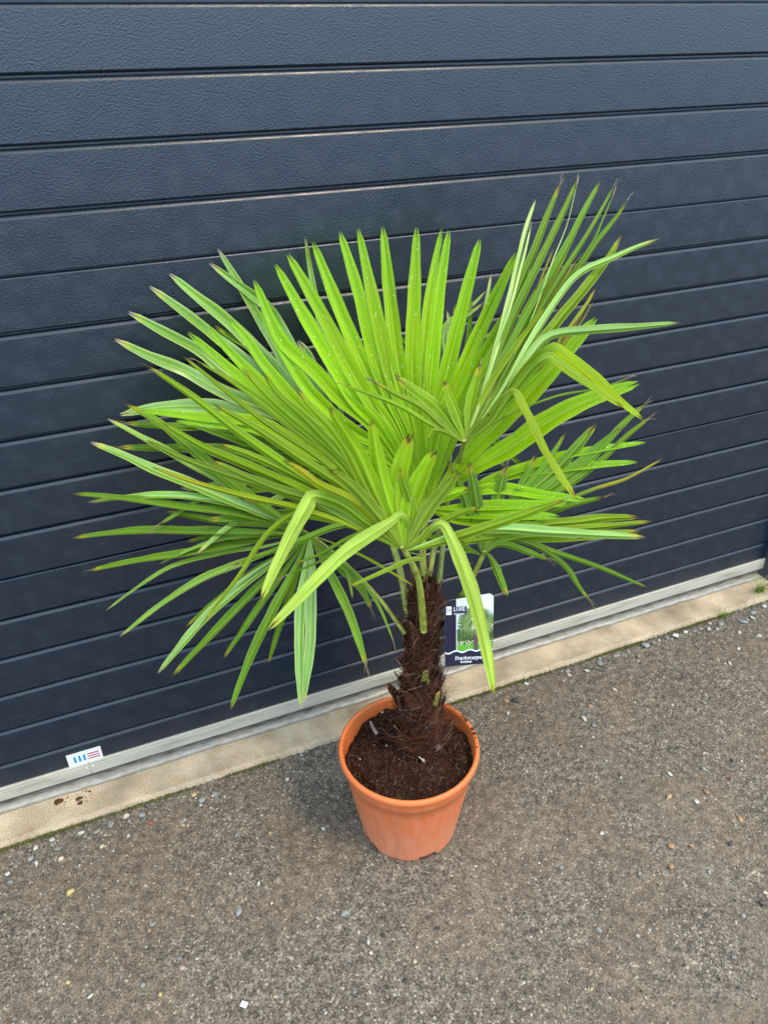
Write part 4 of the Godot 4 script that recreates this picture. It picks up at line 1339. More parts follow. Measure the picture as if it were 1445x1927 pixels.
func card_print() -> Image:
	# what is printed on the card: navy border, a palm in a park, a white wavy line
	var w := 388
	var h := 624
	var im := Image.create_empty(w, h, false, Image.FORMAT_RGB8)
	var navy := Color(0.10, 0.10, 0.19)
	var n := noise(0.05, FastNoiseLite.TYPE_SIMPLEX, 191, 4)
	var r2 := RandomNumberGenerator.new()
	r2.seed = 7
	for y in h:
		for x in w:
			var c := navy
			var wave := 500.0 + 9.0 * sin(x * 0.055) - 0.06 * x
			if x > 96 and y < wave:
				c = Color(0.93, 0.96, 0.99)
				var g := n.get_noise_2d(x, y)
				if y > 300 + 30.0 * g and y < 445:
					c = Color(0.12, 0.21, 0.10).lerp(Color(0.42, 0.54, 0.27), clampf(g * 1.6 + 0.4, 0, 1))
					if y > 400 and g > 0.0:
						c = Color(0.80, 0.88, 0.62)
				if y >= 440:
					c = Color(0.30, 0.60, 0.16).lerp(Color(0.48, 0.74, 0.28), clampf(g + 0.5, 0, 1))
			if absf(y - wave) < 6.0:
				c = Color(0.95, 0.98, 1.0)
			if x >= 92 and x <= 96 and y < wave:
				c = Color(0.93, 0.95, 0.98)
			if y > wave + 6.0 and x % 6 < 2:
				c = c.lightened(0.05)
			im.set_pixel(x, y, c)
	# trunk and fronds of the printed palm
	for y in range(300, 488):
		for x in range(232, 268):
			im.set_pixel(x, y, Color(0.28, 0.20, 0.17).lerp(Color(0.50, 0.42, 0.38), clampf(0.5 + n.get_noise_2d(x * 3.0, y * 3.0), 0, 1)))
	for f in 34:
		var a := deg_to_rad(-205.0 + (f % 17) * 14.4)
		var hub := Vector2(250, 225) + Vector2(cos(a), sin(a)) * r2.randf_range(25, 85)
		var green := Color(0.13, 0.24, 0.09).lerp(Color(0.34, 0.50, 0.16), r2.randf()) if f < 17 else Color(0.25, 0.40, 0.13).lerp(Color(0.80, 0.84, 0.50), pow(r2.randf(), 1.4))
		for k in 15:
			var b := a + deg_to_rad(-75.0 + k * 10.7)
			var p := hub
			var d := Vector2(cos(b), sin(b))
			var tone := green.lightened(r2.randf_range(0.0, 0.25)) if k % 2 == 0 else green.darkened(r2.randf_range(0.0, 0.35))
			for s in 84:
				p += d
				d += Vector2(0, 0.010)
				for q in 6:
					var px := int(p.x) + q
					var py := int(p.y)
					if px > 98 and px < w and py > 20 and py < 440:
						im.set_pixel(px, py, tone)
	return im

func pebble(mesh: Mesh, x: float, z: float, size: float, tone: Color, label: String, group := "", lift := 0.22) -> void:
	var m := mat(tone.linear_to_srgb(), 0.62, 0.45)
	m.albedo_texture = M.stone_tone
	m.uv1_triplanar = true
	m.uv1_scale = Vector3(40, 40, 40)
	var o := put("pebble", mesh, m)
	var s := size * 0.5
	o.basis = Basis.from_euler(Vector3(rng.randf_range(-0.2, 0.2), rng.randf() * TAU, rng.randf_range(-0.2, 0.2))) * Basis.from_scale(Vector3(s * rng.randf_range(0.95, 1.35), s * rng.randf_range(0.7, 1.1), s * rng.randf_range(0.8, 1.25)))
	o.position = Vector3(x, s * lift - 0.001, z)
	tag(o, label, "pebble", group)

func build_pebbles() -> void:
	var sg := Gradient.new()
	sg.offsets = PackedFloat32Array([0.0, 0.5, 1.0])
	sg.colors = PackedColorArray([Color(0.66, 0.66, 0.66), Color(0.9, 0.9, 0.9), Color(1, 1, 1)])
	M.stone_tone = noise_tex(noise(0.03, FastNoiseLite.TYPE_SIMPLEX, 201, 4), 256, sg)
	var shapes := []
	for k in 6:
		shapes.append(stone_mesh(900 + k, 0.62, 0.8, 9, 14))
	var tones := {"w": Color(0.42, 0.39, 0.35), "c": Color(0.42, 0.35, 0.24), "g": Color(0.19, 0.18, 0.165), "b": Color(0.215, 0.215, 0.205), "k": Color(0.035, 0.034, 0.036), "t": Color(0.32, 0.19, 0.09), "r": Color(0.12, 0.05, 0.03), "p": Color(0.33, 0.23, 0.18), "y": Color(0.46, 0.34, 0.13), "n": Color(0.085, 0.062, 0.047)}
	pebble(shapes[rng.randi() % 6], 0.255, 0.181, 0.0150, tones.w * rng.randf_range(0.85, 1.15), "nearest white pebble from the pot, lying along the concrete strip, to its left", "pebbles along the strip left of the pot")
	pebble(shapes[rng.randi() % 6], 0.069, 0.154, 0.0107, tones.w * rng.randf_range(0.85, 1.15), "second white pebble from the pot, lying along the concrete strip, to its left", "pebbles along the strip left of the pot")
	pebble(shapes[rng.randi() % 6], 0.036, 0.171, 0.0106, tones.w * rng.randf_range(0.85, 1.15), "third white pebble from the pot, lying along the concrete strip, to its left", "pebbles along the strip left of the pot")
	pebble(shapes[rng.randi() % 6], -0.141, 0.190, 0.0140, tones.w * rng.randf_range(0.85, 1.15), "fourth white pebble from the pot, lying along the concrete strip, to its left", "pebbles along the strip left of the pot")
	pebble(shapes[rng.randi() % 6], -0.178, 0.216, 0.0062, tones.w * rng.randf_range(0.85, 1.15), "fifth white pebble from the pot, lying along the concrete strip, to its left", "pebbles along the strip left of the pot")
	pebble(shapes[rng.randi() % 6], -0.244, 0.136, 0.0166, tones.w * rng.randf_range(0.85, 1.15), "sixth white pebble from the pot, lying along the concrete strip, to its left", "pebbles along the strip left of the pot")
	pebble(shapes[rng.randi() % 6], -0.310, 0.128, 0.0152, tones.w * rng.randf_range(0.85, 1.15), "seventh white pebble from the pot, lying along the concrete strip, to its left", "pebbles along the strip left of the pot")
	pebble(shapes[rng.randi() % 6], -0.346, 0.181, 0.0148, tones.w * rng.randf_range(0.85, 1.15), "eighth white pebble from the pot, lying along the concrete strip, to its left", "pebbles along the strip left of the pot")
	pebble(shapes[rng.randi() % 6], -0.347, 0.137, 0.0176, tones.w * rng.randf_range(0.85, 1.15), "ninth white pebble from the pot, lying along the concrete strip, to its left", "pebbles along the strip left of the pot")
	pebble(shapes[rng.randi() % 6], -0.408, 0.183, 0.0122, tones.w * rng.randf_range(0.85, 1.15), "farthest white pebble from the pot, lying along the concrete strip, to its left", "pebbles along the strip left of the pot")
	pebble(shapes[rng.randi() % 6], -0.192, 0.205, 0.0075, tones.g * rng.randf_range(0.85, 1.15), "nearest grey pebble from the pot, lying along the concrete strip, to its left", "pebbles along the strip left of the pot")
	pebble(shapes[rng.randi() % 6], -0.176, 0.139, 0.0181, tones.g * rng.randf_range(0.85, 1.15), "second grey pebble from the pot, lying along the concrete strip, to its left", "pebbles along the strip left of the pot")
	pebble(shapes[rng.randi() % 6], -0.360, 0.163, 0.0148, tones.g * rng.randf_range(0.85, 1.15), "third grey pebble from the pot, lying along the concrete strip, to its left", "pebbles along the strip left of the pot")
	pebble(shapes[rng.randi() % 6], -0.383, 0.165, 0.0086, tones.g * rng.randf_range(0.85, 1.15), "fourth grey pebble from the pot, lying along the concrete strip, to its left", "pebbles along the strip left of the pot")
	pebble(shapes[rng.randi() % 6], -0.391, 0.171, 0.0123, tones.g * rng.randf_range(0.85, 1.15), "farthest grey pebble from the pot, lying along the concrete strip, to its left", "pebbles along the strip left of the pot")
	pebble(shapes[rng.randi() % 6], 0.002, 0.127, 0.0080, tones.c * rng.randf_range(0.85, 1.15), "nearest cream pebble from the pot, lying along the concrete strip, to its left", "pebbles along the strip left of the pot")
	pebble(shapes[rng.randi() % 6], -0.139, 0.131, 0.0195, tones.c * rng.randf_range(0.85, 1.15), "second cream pebble from the pot, lying along the concrete strip, to its left", "pebbles along the strip left of the pot")
	pebble(shapes[rng.randi() % 6], -0.191, 0.165, 0.0076, tones.c * rng.randf_range(0.85, 1.15), "third cream pebble from the pot, lying along the concrete strip, to its left", "pebbles along the strip left of the pot")
	pebble(shapes[rng.randi() % 6], -0.201, 0.194, 0.0113, tones.c * rng.randf_range(0.85, 1.15), "fourth cream pebble from the pot, lying along the concrete strip, to its left", "pebbles along the strip left of the pot")
	pebble(shapes[rng.randi() % 6], -0.293, 0.191, 0.0161, tones.c * rng.randf_range(0.85, 1.15), "farthest cream pebble from the pot, lying along the concrete strip, to its left", "pebbles along the strip left of the pot")
	pebble(shapes[rng.randi() % 6], 0.098, 0.291, 0.0114, tones.b * rng.randf_range(0.85, 1.15), "nearest blue grey pebble from the pot, lying along the concrete strip, to its left", "pebbles along the strip left of the pot")
	pebble(shapes[rng.randi() % 6], 0.076, 0.152, 0.0174, tones.b * rng.randf_range(0.85, 1.15), "second blue grey pebble from the pot, lying along the concrete strip, to its left", "pebbles along the strip left of the pot")
	pebble(shapes[rng.randi() % 6], 0.041, 0.158, 0.0173, tones.b * rng.randf_range(0.85, 1.15), "third blue grey pebble from the pot, lying along the concrete strip, to its left", "pebbles along the strip left of the pot")
	pebble(shapes[rng.randi() % 6], -0.009, 0.195, 0.0117, tones.b * rng.randf_range(0.85, 1.15), "fourth blue grey pebble from the pot, lying along the concrete strip, to its left", "pebbles along the strip left of the pot")
	pebble(shapes[rng.randi() % 6], -0.102, 0.140, 0.0183, tones.b * rng.randf_range(0.85, 1.15), "fifth blue grey pebble from the pot, lying along the concrete strip, to its left", "pebbles along the strip left of the pot")
	pebble(shapes[rng.randi() % 6], -0.134, 0.146, 0.0104, tones.b * rng.randf_range(0.85, 1.15), "sixth blue grey pebble from the pot, lying along the concrete strip, to its left", "pebbles along the strip left of the pot")
	pebble(shapes[rng.randi() % 6], -0.211, 0.147, 0.0153, tones.b * rng.randf_range(0.85, 1.15), "seventh blue grey pebble from the pot, lying along the concrete strip, to its left", "pebbles along the strip left of the pot")
	pebble(shapes[rng.randi() % 6], -0.227, 0.159, 0.0101, tones.b * rng.randf_range(0.85, 1.15), "eighth blue grey pebble from the pot, lying along the concrete strip, to its left", "pebbles along the strip left of the pot")
	pebble(shapes[rng.randi() % 6], -0.297, 0.159, 0.0150, tones.b * rng.randf_range(0.85, 1.15), "ninth blue grey pebble from the pot, lying along the concrete strip, to its left", "pebbles along the strip left of the pot")
	pebble(shapes[rng.randi() % 6], -0.402, 0.208, 0.0144, tones.b * rng.randf_range(0.85, 1.15), "farthest blue grey pebble from the pot, lying along the concrete strip, to its left", "pebbles along the strip left of the pot")
	pebble(shapes[rng.randi() % 6], 0.174, 0.316, 0.0076, tones.y * rng.randf_range(0.85, 1.15), "nearest yellow pebble from the pot, lying along the concrete strip, to its left", "pebbles along the strip left of the pot")
	pebble(shapes[rng.randi() % 6], 0.026, 0.132, 0.0147, tones.y * rng.randf_range(0.85, 1.15), "second yellow pebble from the pot, lying along the concrete strip, to its left", "pebbles along the strip left of the pot")
	pebble(shapes[rng.randi() % 6], -0.015, 0.212, 0.0090, tones.y * rng.randf_range(0.85, 1.15), "farthest yellow pebble from the pot, lying along the concrete strip, to its left", "pebbles along the strip left of the pot")
	pebble(shapes[rng.randi() % 6], 0.099, 0.397, 0.0060, tones.w * rng.randf_range(0.85, 1.15), "nearest white pebble from the pot, on the open asphalt, to its lower left", "pebbles on the asphalt left of the pot")
	pebble(shapes[rng.randi() % 6], -0.254, 0.537, 0.0116, tones.w * rng.randf_range(0.85, 1.15), "second white pebble from the pot, on the open asphalt, to its lower left", "pebbles on the asphalt left of the pot")
	pebble(shapes[rng.randi() % 6], -0.294, 0.359, 0.0069, tones.w * rng.randf_range(0.85, 1.15), "farthest white pebble from the pot, on the open asphalt, to its lower left", "pebbles on the asphalt left of the pot")
	pebble(shapes[rng.randi() % 6], 0.059, 0.481, 0.0173, tones.b * rng.randf_range(0.85, 1.15), "nearest blue grey pebble from the pot, on the open asphalt, to its lower left", "pebbles on the asphalt left of the pot")
	pebble(shapes[rng.randi() % 6], -0.117, 0.436, 0.0160, tones.b * rng.randf_range(0.85, 1.15), "second blue grey pebble from the pot, on the open asphalt, to its lower left", "pebbles on the asphalt left of the pot")
	pebble(shapes[rng.randi() % 6], -0.155, 0.558, 0.0117, tones.b * rng.randf_range(0.85, 1.15), "third blue grey pebble from the pot, on the open asphalt, to its lower left", "pebbles on the asphalt left of the pot")
	pebble(shapes[rng.randi() % 6], -0.193, 0.523, 0.0086, tones.b * rng.randf_range(0.85, 1.15), "farthest blue grey pebble from the pot, on the open asphalt, to its lower left", "pebbles on the asphalt left of the pot")
	pebble(shapes[rng.randi() % 6], -0.127, 0.448, 0.0090, tones.t * rng.randf_range(0.85, 1.15), "tan pebble on the open asphalt, lower left of the pot", "pebbles on the asphalt left of the pot")
	pebble(shapes[rng.randi() % 6], -0.077, 0.553, 0.0152, tones.p * rng.randf_range(0.85, 1.15), "pinkish pebble on the open asphalt, lower left of the pot", "pebbles on the asphalt left of the pot")
	pebble(shapes[rng.randi() % 6], -0.185, 0.507, 0.0076, tones.r * rng.randf_range(0.85, 1.15), "red brown pebble on the open asphalt, lower left of the pot", "pebbles on the asphalt left of the pot")
	pebble(shapes[rng.randi() % 6], -0.125, 0.589, 0.0084, tones.y * rng.randf_range(0.85, 1.15), "nearest yellow pebble from the pot, on the open asphalt, to its lower left", "pebbles on the asphalt left of the pot")
	pebble(shapes[rng.randi() % 6], -0.294, 0.491, 0.0086, tones.y * rng.randf_range(0.85, 1.15), "farthest yellow pebble from the pot, on the open asphalt, to its lower left", "pebbles on the asphalt left of the pot")
	pebble(shapes[rng.randi() % 6], -0.134, 0.287, 0.0195, tones.n * rng.randf_range(0.85, 1.15), "nearest brown pebble from the pot, on the open asphalt, to its lower left", "pebbles on the asphalt left of the pot")
	pebble(shapes[rng.randi() % 6], -0.374, 0.223, 0.0168, tones.n * rng.randf_range(0.85, 1.15), "farthest brown pebble from the pot, on the open asphalt, to its lower left", "pebbles on the asphalt left of the pot")
	pebble(shapes[rng.randi() % 6], -0.418, 0.279, 0.0093, tones.k * rng.randf_range(0.85, 1.15), "dark pebble on the open asphalt, lower left of the pot", "pebbles on the asphalt left of the pot")
	pebble(shapes[rng.randi() % 6], -0.079, 0.531, 0.0099, tones.g * rng.randf_range(0.85, 1.15), "nearest grey pebble from the pot, on the open asphalt, to its lower left", "pebbles on the asphalt left of the pot")
	pebble(shapes[rng.randi() % 6], -0.394, 0.523, 0.0093, tones.g * rng.randf_range(0.85, 1.15), "farthest grey pebble from the pot, on the open asphalt, to its lower left", "pebbles on the asphalt left of the pot")
	pebble(shapes[rng.randi() % 6], 0.439, 0.684, 0.0124, tones.k * rng.randf_range(0.85, 1.15), "nearest dark pebble from the pot, on the open asphalt before it", "pebbles on the asphalt before the pot")
	pebble(shapes[rng.randi() % 6], 0.327, 0.652, 0.0112, tones.k * rng.randf_range(0.85, 1.15), "second dark pebble from the pot, on the open asphalt before it", "pebbles on the asphalt before the pot")
	pebble(shapes[rng.randi() % 6], 0.332, 0.754, 0.0106, tones.k * rng.randf_range(0.85, 1.15), "farthest dark pebble from the pot, on the open asphalt before it", "pebbles on the asphalt before the pot")
	pebble(shapes[rng.randi() % 6], 0.294, 0.355, 0.0127, tones.w * rng.randf_range(0.85, 1.15), "nearest white pebble from the pot, on the open asphalt before it", "pebbles on the asphalt before the pot")
	pebble(shapes[rng.randi() % 6], 0.293, 0.653, 0.0122, tones.w * rng.randf_range(0.85, 1.15), "second white pebble from the pot, on the open asphalt before it", "pebbles on the asphalt before the pot")
	pebble(shapes[rng.randi() % 6], 0.115, 0.433, 0.0107, tones.w * rng.randf_range(0.85, 1.15), "third white pebble from the pot, on the open asphalt before it", "pebbles on the asphalt before the pot")
	pebble(shapes[rng.randi() % 6], 0.356, 0.839, 0.0061, tones.w * rng.randf_range(0.85, 1.15), "fourth white pebble from the pot, on the open asphalt before it", "pebbles on the asphalt before the pot")
	pebble(shapes[rng.randi() % 6], 0.166, 0.749, 0.0062, tones.w * rng.randf_range(0.85, 1.15), "farthest white pebble from the pot, on the open asphalt before it", "pebbles on the asphalt before the pot")
	pebble(shapes[rng.randi() % 6], 0.242, 0.673, 0.0098, tones.g * rng.randf_range(0.85, 1.15), "grey pebble on the open asphalt in front of the pot", "pebbles on the asphalt before the pot")
	pebble(shapes[rng.randi() % 6], 0.289, 0.677, 0.0088, tones.c * rng.randf_range(0.85, 1.15), "nearest cream pebble from the pot, on the open asphalt before it", "pebbles on the asphalt before the pot")
	pebble(shapes[rng.randi() % 6], 0.366, 0.728, 0.0109, tones.c * rng.randf_range(0.85, 1.15), "second cream pebble from the pot, on the open asphalt before it", "pebbles on the asphalt before the pot")
	pebble(shapes[rng.randi() % 6], 0.363, 0.738, 0.0054, tones.c * rng.randf_range(0.85, 1.15), "farthest cream pebble from the pot, on the open asphalt before it", "pebbles on the asphalt before the pot")
	pebble(shapes[rng.randi() % 6], 0.159, 0.489, 0.0141, tones.n * rng.randf_range(0.85, 1.15), "brown pebble on the open asphalt in front of the pot", "pebbles on the asphalt before the pot")
	pebble(shapes[rng.randi() % 6], 0.084, 0.681, 0.0063, tones.y * rng.randf_range(0.85, 1.15), "yellow pebble on the open asphalt in front of the pot", "pebbles on the asphalt before the pot")
	pebble(shapes[rng.randi() % 6], 0.891, 0.204, 0.0134, tones.w * rng.randf_range(0.85, 1.15), "nearest white pebble from the pot, on the open asphalt, to its right", "pebbles on the asphalt right of the pot")
	pebble(shapes[rng.randi() % 6], 0.895, 0.629, 0.0126, tones.w * rng.randf_range(0.85, 1.15), "second white pebble from the pot, on the open asphalt, to its right", "pebbles on the asphalt right of the pot")
	pebble(shapes[rng.randi() % 6], 1.038, 0.453, 0.0083, tones.w * rng.randf_range(0.85, 1.15), "third white pebble from the pot, on the open asphalt, to its right", "pebbles on the asphalt right of the pot")
	pebble(shapes[rng.randi() % 6], 0.847, 0.861, 0.0089, tones.w * rng.randf_range(0.85, 1.15), "fourth white pebble from the pot, on the open asphalt, to its right", "pebbles on the asphalt right of the pot")
	pebble(shapes[rng.randi() % 6], 1.070, 0.307, 0.0191, tones.w * rng.randf_range(0.85, 1.15), "fifth white pebble from the pot, on the open asphalt, to its right", "pebbles on the asphalt right of the pot")
	pebble(shapes[rng.randi() % 6], 1.159, 0.553, 0.0122, tones.w * rng.randf_range(0.85, 1.15), "sixth white pebble from the pot, on the open asphalt, to its right", "pebbles on the asphalt right of the pot")
	pebble(shapes[rng.randi() % 6], 1.163, 0.648, 0.0157, tones.w * rng.randf_range(0.85, 1.15), "farthest white pebble from the pot, on the open asphalt, to its right", "pebbles on the asphalt right of the pot")
	pebble(shapes[rng.randi() % 6], 0.910, 0.161, 0.0137, tones.t * rng.randf_range(0.85, 1.15), "nearest tan pebble from the pot, on the open asphalt, to its right", "pebbles on the asphalt right of the pot")
	pebble(shapes[rng.randi() % 6], 1.116, 0.274, 0.0135, tones.t * rng.randf_range(0.85, 1.15), "second tan pebble from the pot, on the open asphalt, to its right", "pebbles on the asphalt right of the pot")
	pebble(shapes[rng.randi() % 6], 1.112, 0.607, 0.0158, tones.t * rng.randf_range(0.85, 1.15), "third tan pebble from the pot, on the open asphalt, to its right", "pebbles on the asphalt right of the pot")
	pebble(shapes[rng.randi() % 6], 1.066, 0.738, 0.0136, tones.t * rng.randf_range(0.85, 1.15), "fourth tan pebble from the pot, on the open asphalt, to its right", "pebbles on the asphalt right of the pot")
	pebble(shapes[rng.randi() % 6], 1.205, 0.633, 0.0172, tones.t * rng.randf_range(0.85, 1.15), "fifth tan pebble from the pot, on the open asphalt, to its right", "pebbles on the asphalt right of the pot")
	pebble(shapes[rng.randi() % 6], 1.224, 0.726, 0.0166, tones.t * rng.randf_range(0.85, 1.15), "farthest tan pebble from the pot, on the open asphalt, to its right", "pebbles on the asphalt right of the pot")
	pebble(shapes[rng.randi() % 6], 0.752, 0.955, 0.0073, tones.k * rng.randf_range(0.85, 1.15), "nearest dark pebble from the pot, on the open asphalt, to its right", "pebbles on the asphalt right of the pot")
	pebble(shapes[rng.randi() % 6], 1.151, 0.770, 0.0173, tones.k * rng.randf_range(0.85, 1.15), "second dark pebble from the pot, on the open asphalt, to its right", "pebbles on the asphalt right of the pot")
	pebble(shapes[rng.randi() % 6], 1.337, 0.581, 0.0124, tones.k * rng.randf_range(0.85, 1.15), "farthest dark pebble from the pot, on the open asphalt, to its right", "pebbles on the asphalt right of the pot")
	pebble(shapes[rng.randi() % 6], 0.760, 0.666, 0.0133, tones.g * rng.randf_range(0.85, 1.15), "nearest grey pebble from the pot, on the open asphalt, to its right", "pebbles on the asphalt right of the pot")
	pebble(shapes[rng.randi() % 6], 0.748, 0.820, 0.0179, tones.g * rng.randf_range(0.85, 1.15), "second grey pebble from the pot, on the open asphalt, to its right", "pebbles on the asphalt right of the pot")
	pebble(shapes[rng.randi() % 6], 0.911, 0.748, 0.0119, tones.g * rng.randf_range(0.85, 1.15), "third grey pebble from the pot, on the open asphalt, to its right", "pebbles on the asphalt right of the pot")
	pebble(shapes[rng.randi() % 6], 0.966, 0.974, 0.0119, tones.g * rng.randf_range(0.85, 1.15), "farthest grey pebble from the pot, on the open asphalt, to its right", "pebbles on the asphalt right of the pot")
	pebble(shapes[rng.randi() % 6], 1.287, 0.625, 0.0121, tones.r * rng.randf_range(0.85, 1.15), "red brown pebble on the open asphalt, right of the pot", "pebbles on the asphalt right of the pot")
	pebble(shapes[rng.randi() % 6], 1.080, 0.339, 0.0131, tones.b * rng.randf_range(0.85, 1.15), "nearest blue grey pebble from the pot, on the open asphalt, to its right", "pebbles on the asphalt right of the pot")
	pebble(shapes[rng.randi() % 6], 1.055, 0.807, 0.0107, tones.b * rng.randf_range(0.85, 1.15), "second blue grey pebble from the pot, on the open asphalt, to its right", "pebbles on the asphalt right of the pot")
	pebble(shapes[rng.randi() % 6], 1.049, 0.915, 0.0102, tones.b * rng.randf_range(0.85, 1.15), "third blue grey pebble from the pot, on the open asphalt, to its right", "pebbles on the asphalt right of the pot")
	pebble(shapes[rng.randi() % 6], 1.251, 0.572, 0.0137, tones.b * rng.randf_range(0.85, 1.15), "farthest blue grey pebble from the pot, on the open asphalt, to its right", "pebbles on the asphalt right of the pot")
	pebble(shapes[rng.randi() % 6], 1.132, 0.894, 0.0105, tones.c * rng.randf_range(0.85, 1.15), "nearest cream pebble from the pot, on the open asphalt, to its right", "pebbles on the asphalt right of the pot")
	pebble(shapes[rng.randi() % 6], 1.327, 0.362, 0.0120, tones.c * rng.randf_range(0.85, 1.15), "farthest cream pebble from the pot, on the open asphalt, to its right", "pebbles on the asphalt right of the pot")
	pebble(shapes[rng.randi() % 6], 0.664, 0.914, 0.0063, tones.y * rng.randf_range(0.85, 1.15), "yellow pebble on the open asphalt, right of the pot", "pebbles on the asphalt right of the pot")
	pebble(shapes[rng.randi() % 6], 0.998, 0.124, 0.0140, tones.w * rng.randf_range(0.85, 1.15), "nearest white pebble from the pot, lying along the concrete strip, to its right", "pebbles along the strip right of the pot")
	pebble(shapes[rng.randi() % 6], 1.132, 0.146, 0.0173, tones.w * rng.randf_range(0.85, 1.15), "second white pebble from the pot, lying along the concrete strip, to its right", "pebbles along the strip right of the pot")
	pebble(shapes[rng.randi() % 6], 1.191, 0.150, 0.0158, tones.w * rng.randf_range(0.85, 1.15), "third white pebble from the pot, lying along the concrete strip, to its right", "pebbles along the strip right of the pot")
	pebble(shapes[rng.randi() % 6], 1.479, 0.124, 0.0116, tones.w * rng.randf_range(0.85, 1.15), "fourth white pebble from the pot, lying along the concrete strip, to its right", "pebbles along the strip right of the pot")
	pebble(shapes[rng.randi() % 6], 1.538, 0.127, 0.0201, tones.w * rng.randf_range(0.85, 1.15), "fifth white pebble from the pot, lying along the concrete strip, to its right", "pebbles along the strip right of the pot")
	pebble(shapes[rng.randi() % 6], 1.600, 0.294, 0.0144, tones.w * rng.randf_range(0.85, 1.15), "sixth white pebble from the pot, lying along the concrete strip, to its right", "pebbles along the strip right of the pot")
	pebble(shapes[rng.randi() % 6], 1.581, 0.126, 0.0185, tones.w * rng.randf_range(0.85, 1.15), "seventh white pebble from the pot, lying along the concrete strip, to its right", "pebbles along the strip right of the pot")
	pebble(shapes[rng.randi() % 6], 1.673, 0.255, 0.0131, tones.w * rng.randf_range(0.85, 1.15), "eighth white pebble from the pot, lying along the concrete strip, to its right", "pebbles along the strip right of the pot")
	pebble(shapes[rng.randi() % 6], 1.654, 0.144, 0.0203, tones.w * rng.randf_range(0.85, 1.15), "ninth white pebble from the pot, lying along the concrete strip, to its right", "pebbles along the strip right of the pot")
	pebble(shapes[rng.randi() % 6], 1.680, 0.156, 0.0135, tones.w * rng.randf_range(0.85, 1.15), "tenth white pebble from the pot, lying along the concrete strip, to its right", "pebbles along the strip right of the pot")
	pebble(shapes[rng.randi() % 6], 1.729, 0.197, 0.0168, tones.w * rng.randf_range(0.85, 1.15), "eleventh white pebble from the pot, lying along the concrete strip, to its right", "pebbles along the strip right of the pot")
	pebble(shapes[rng.randi() % 6], 1.776, 0.233, 0.0133, tones.w * rng.randf_range(0.85, 1.15), "twelfth white pebble from the pot, lying along the concrete strip, to its right", "pebbles along the strip right of the pot")
	pebble(shapes[rng.randi() % 6], 1.824, 0.156, 0.0172, tones.w * rng.randf_range(0.85, 1.15), "thirteenth white pebble from the pot, lying along the concrete strip, to its right", "pebbles along the strip right of the pot")
	pebble(shapes[rng.randi() % 6], 1.903, 0.126, 0.0158, tones.w * rng.randf_range(0.85, 1.15), "farthest white pebble from the pot, lying along the concrete strip, to its right", "pebbles along the strip right of the pot")
	pebble(shapes[rng.randi() % 6], 1.138, 0.129, 0.0143, tones.b * rng.randf_range(0.85, 1.15), "nearest blue grey pebble from the pot, lying along the concrete strip, to its right", "pebbles along the strip right of the pot")
	pebble(shapes[rng.randi() % 6], 1.244, 0.140, 0.0240, tones.b * rng.randf_range(0.85, 1.15), "second blue grey pebble from the pot, lying along the concrete strip, to its right", "pebbles along the strip right of the pot")
	pebble(shapes[rng.randi() % 6], 1.258, 0.120, 0.0129, tones.b * rng.randf_range(0.85, 1.15), "third blue grey pebble from the pot, lying along the concrete strip, to its right", "pebbles along the strip right of the pot")
	pebble(shapes[rng.randi() % 6], 1.423, 0.127, 0.0264, tones.b * rng.randf_range(0.85, 1.15), "fourth blue grey pebble from the pot, lying along the concrete strip, to its right", "pebbles along the strip right of the pot")
	pebble(shapes[rng.randi() % 6], 1.614, 0.144, 0.0151, tones.b * rng.randf_range(0.85, 1.15), "fifth blue grey pebble from the pot, lying along the concrete strip, to its right", "pebbles along the strip right of the pot")
	pebble(shapes[rng.randi() % 6], 1.781, 0.157, 0.0274, tones.b * rng.randf_range(0.85, 1.15), "sixth blue grey pebble from the pot, lying along the concrete strip, to its right", "pebbles along the strip right of the pot")
	pebble(shapes[rng.randi() % 6], 1.801, 0.157, 0.0137, tones.b * rng.randf_range(0.85, 1.15), "seventh blue grey pebble from the pot, lying along the concrete strip, to its right", "pebbles along the strip right of the pot")
	pebble(shapes[rng.randi() % 6], 1.847, 0.135, 0.0174, tones.b * rng.randf_range(0.85, 1.15), "farthest blue grey pebble from the pot, lying along the concrete strip, to its right", "pebbles along the strip right of the pot")
	pebble(shapes[rng.randi() % 6], 1.312, 0.131, 0.0195, tones.g * rng.randf_range(0.85, 1.15), "nearest grey pebble from the pot, lying along the concrete strip, to its right", "pebbles along the strip right of the pot")
	pebble(shapes[rng.randi() % 6], 1.357, 0.130, 0.0163, tones.g * rng.randf_range(0.85, 1.15), "second grey pebble from the pot, lying along the concrete strip, to its right", "pebbles along the strip right of the pot")
	pebble(shapes[rng.randi() % 6], 1.373, 0.160, 0.0146, tones.g * rng.randf_range(0.85, 1.15), "third grey pebble from the pot, lying along the concrete strip, to its right", "pebbles along the strip right of the pot")
	pebble(shapes[rng.randi() % 6], 1.456, 0.127, 0.0132, tones.g * rng.randf_range(0.85, 1.15), "fourth grey pebble from the pot, lying along the concrete strip, to its right", "pebbles along the strip right of the pot")
	pebble(shapes[rng.randi() % 6], 1.507, 0.122, 0.0167, tones.g * rng.randf_range(0.85, 1.15), "fifth grey pebble from the pot, lying along the concrete strip, to its right", "pebbles along the strip right of the pot")
	pebble(shapes[rng.randi() % 6], 1.607, 0.132, 0.0169, tones.g * rng.randf_range(0.85, 1.15), "sixth grey pebble from the pot, lying along the concrete strip, to its right", "pebbles along the strip right of the pot")
	pebble(shapes[rng.randi() % 6], 1.707, 0.142, 0.0204, tones.g * rng.randf_range(0.85, 1.15), "farthest grey pebble from the pot, lying along the concrete strip, to its right", "pebbles along the strip right of the pot")
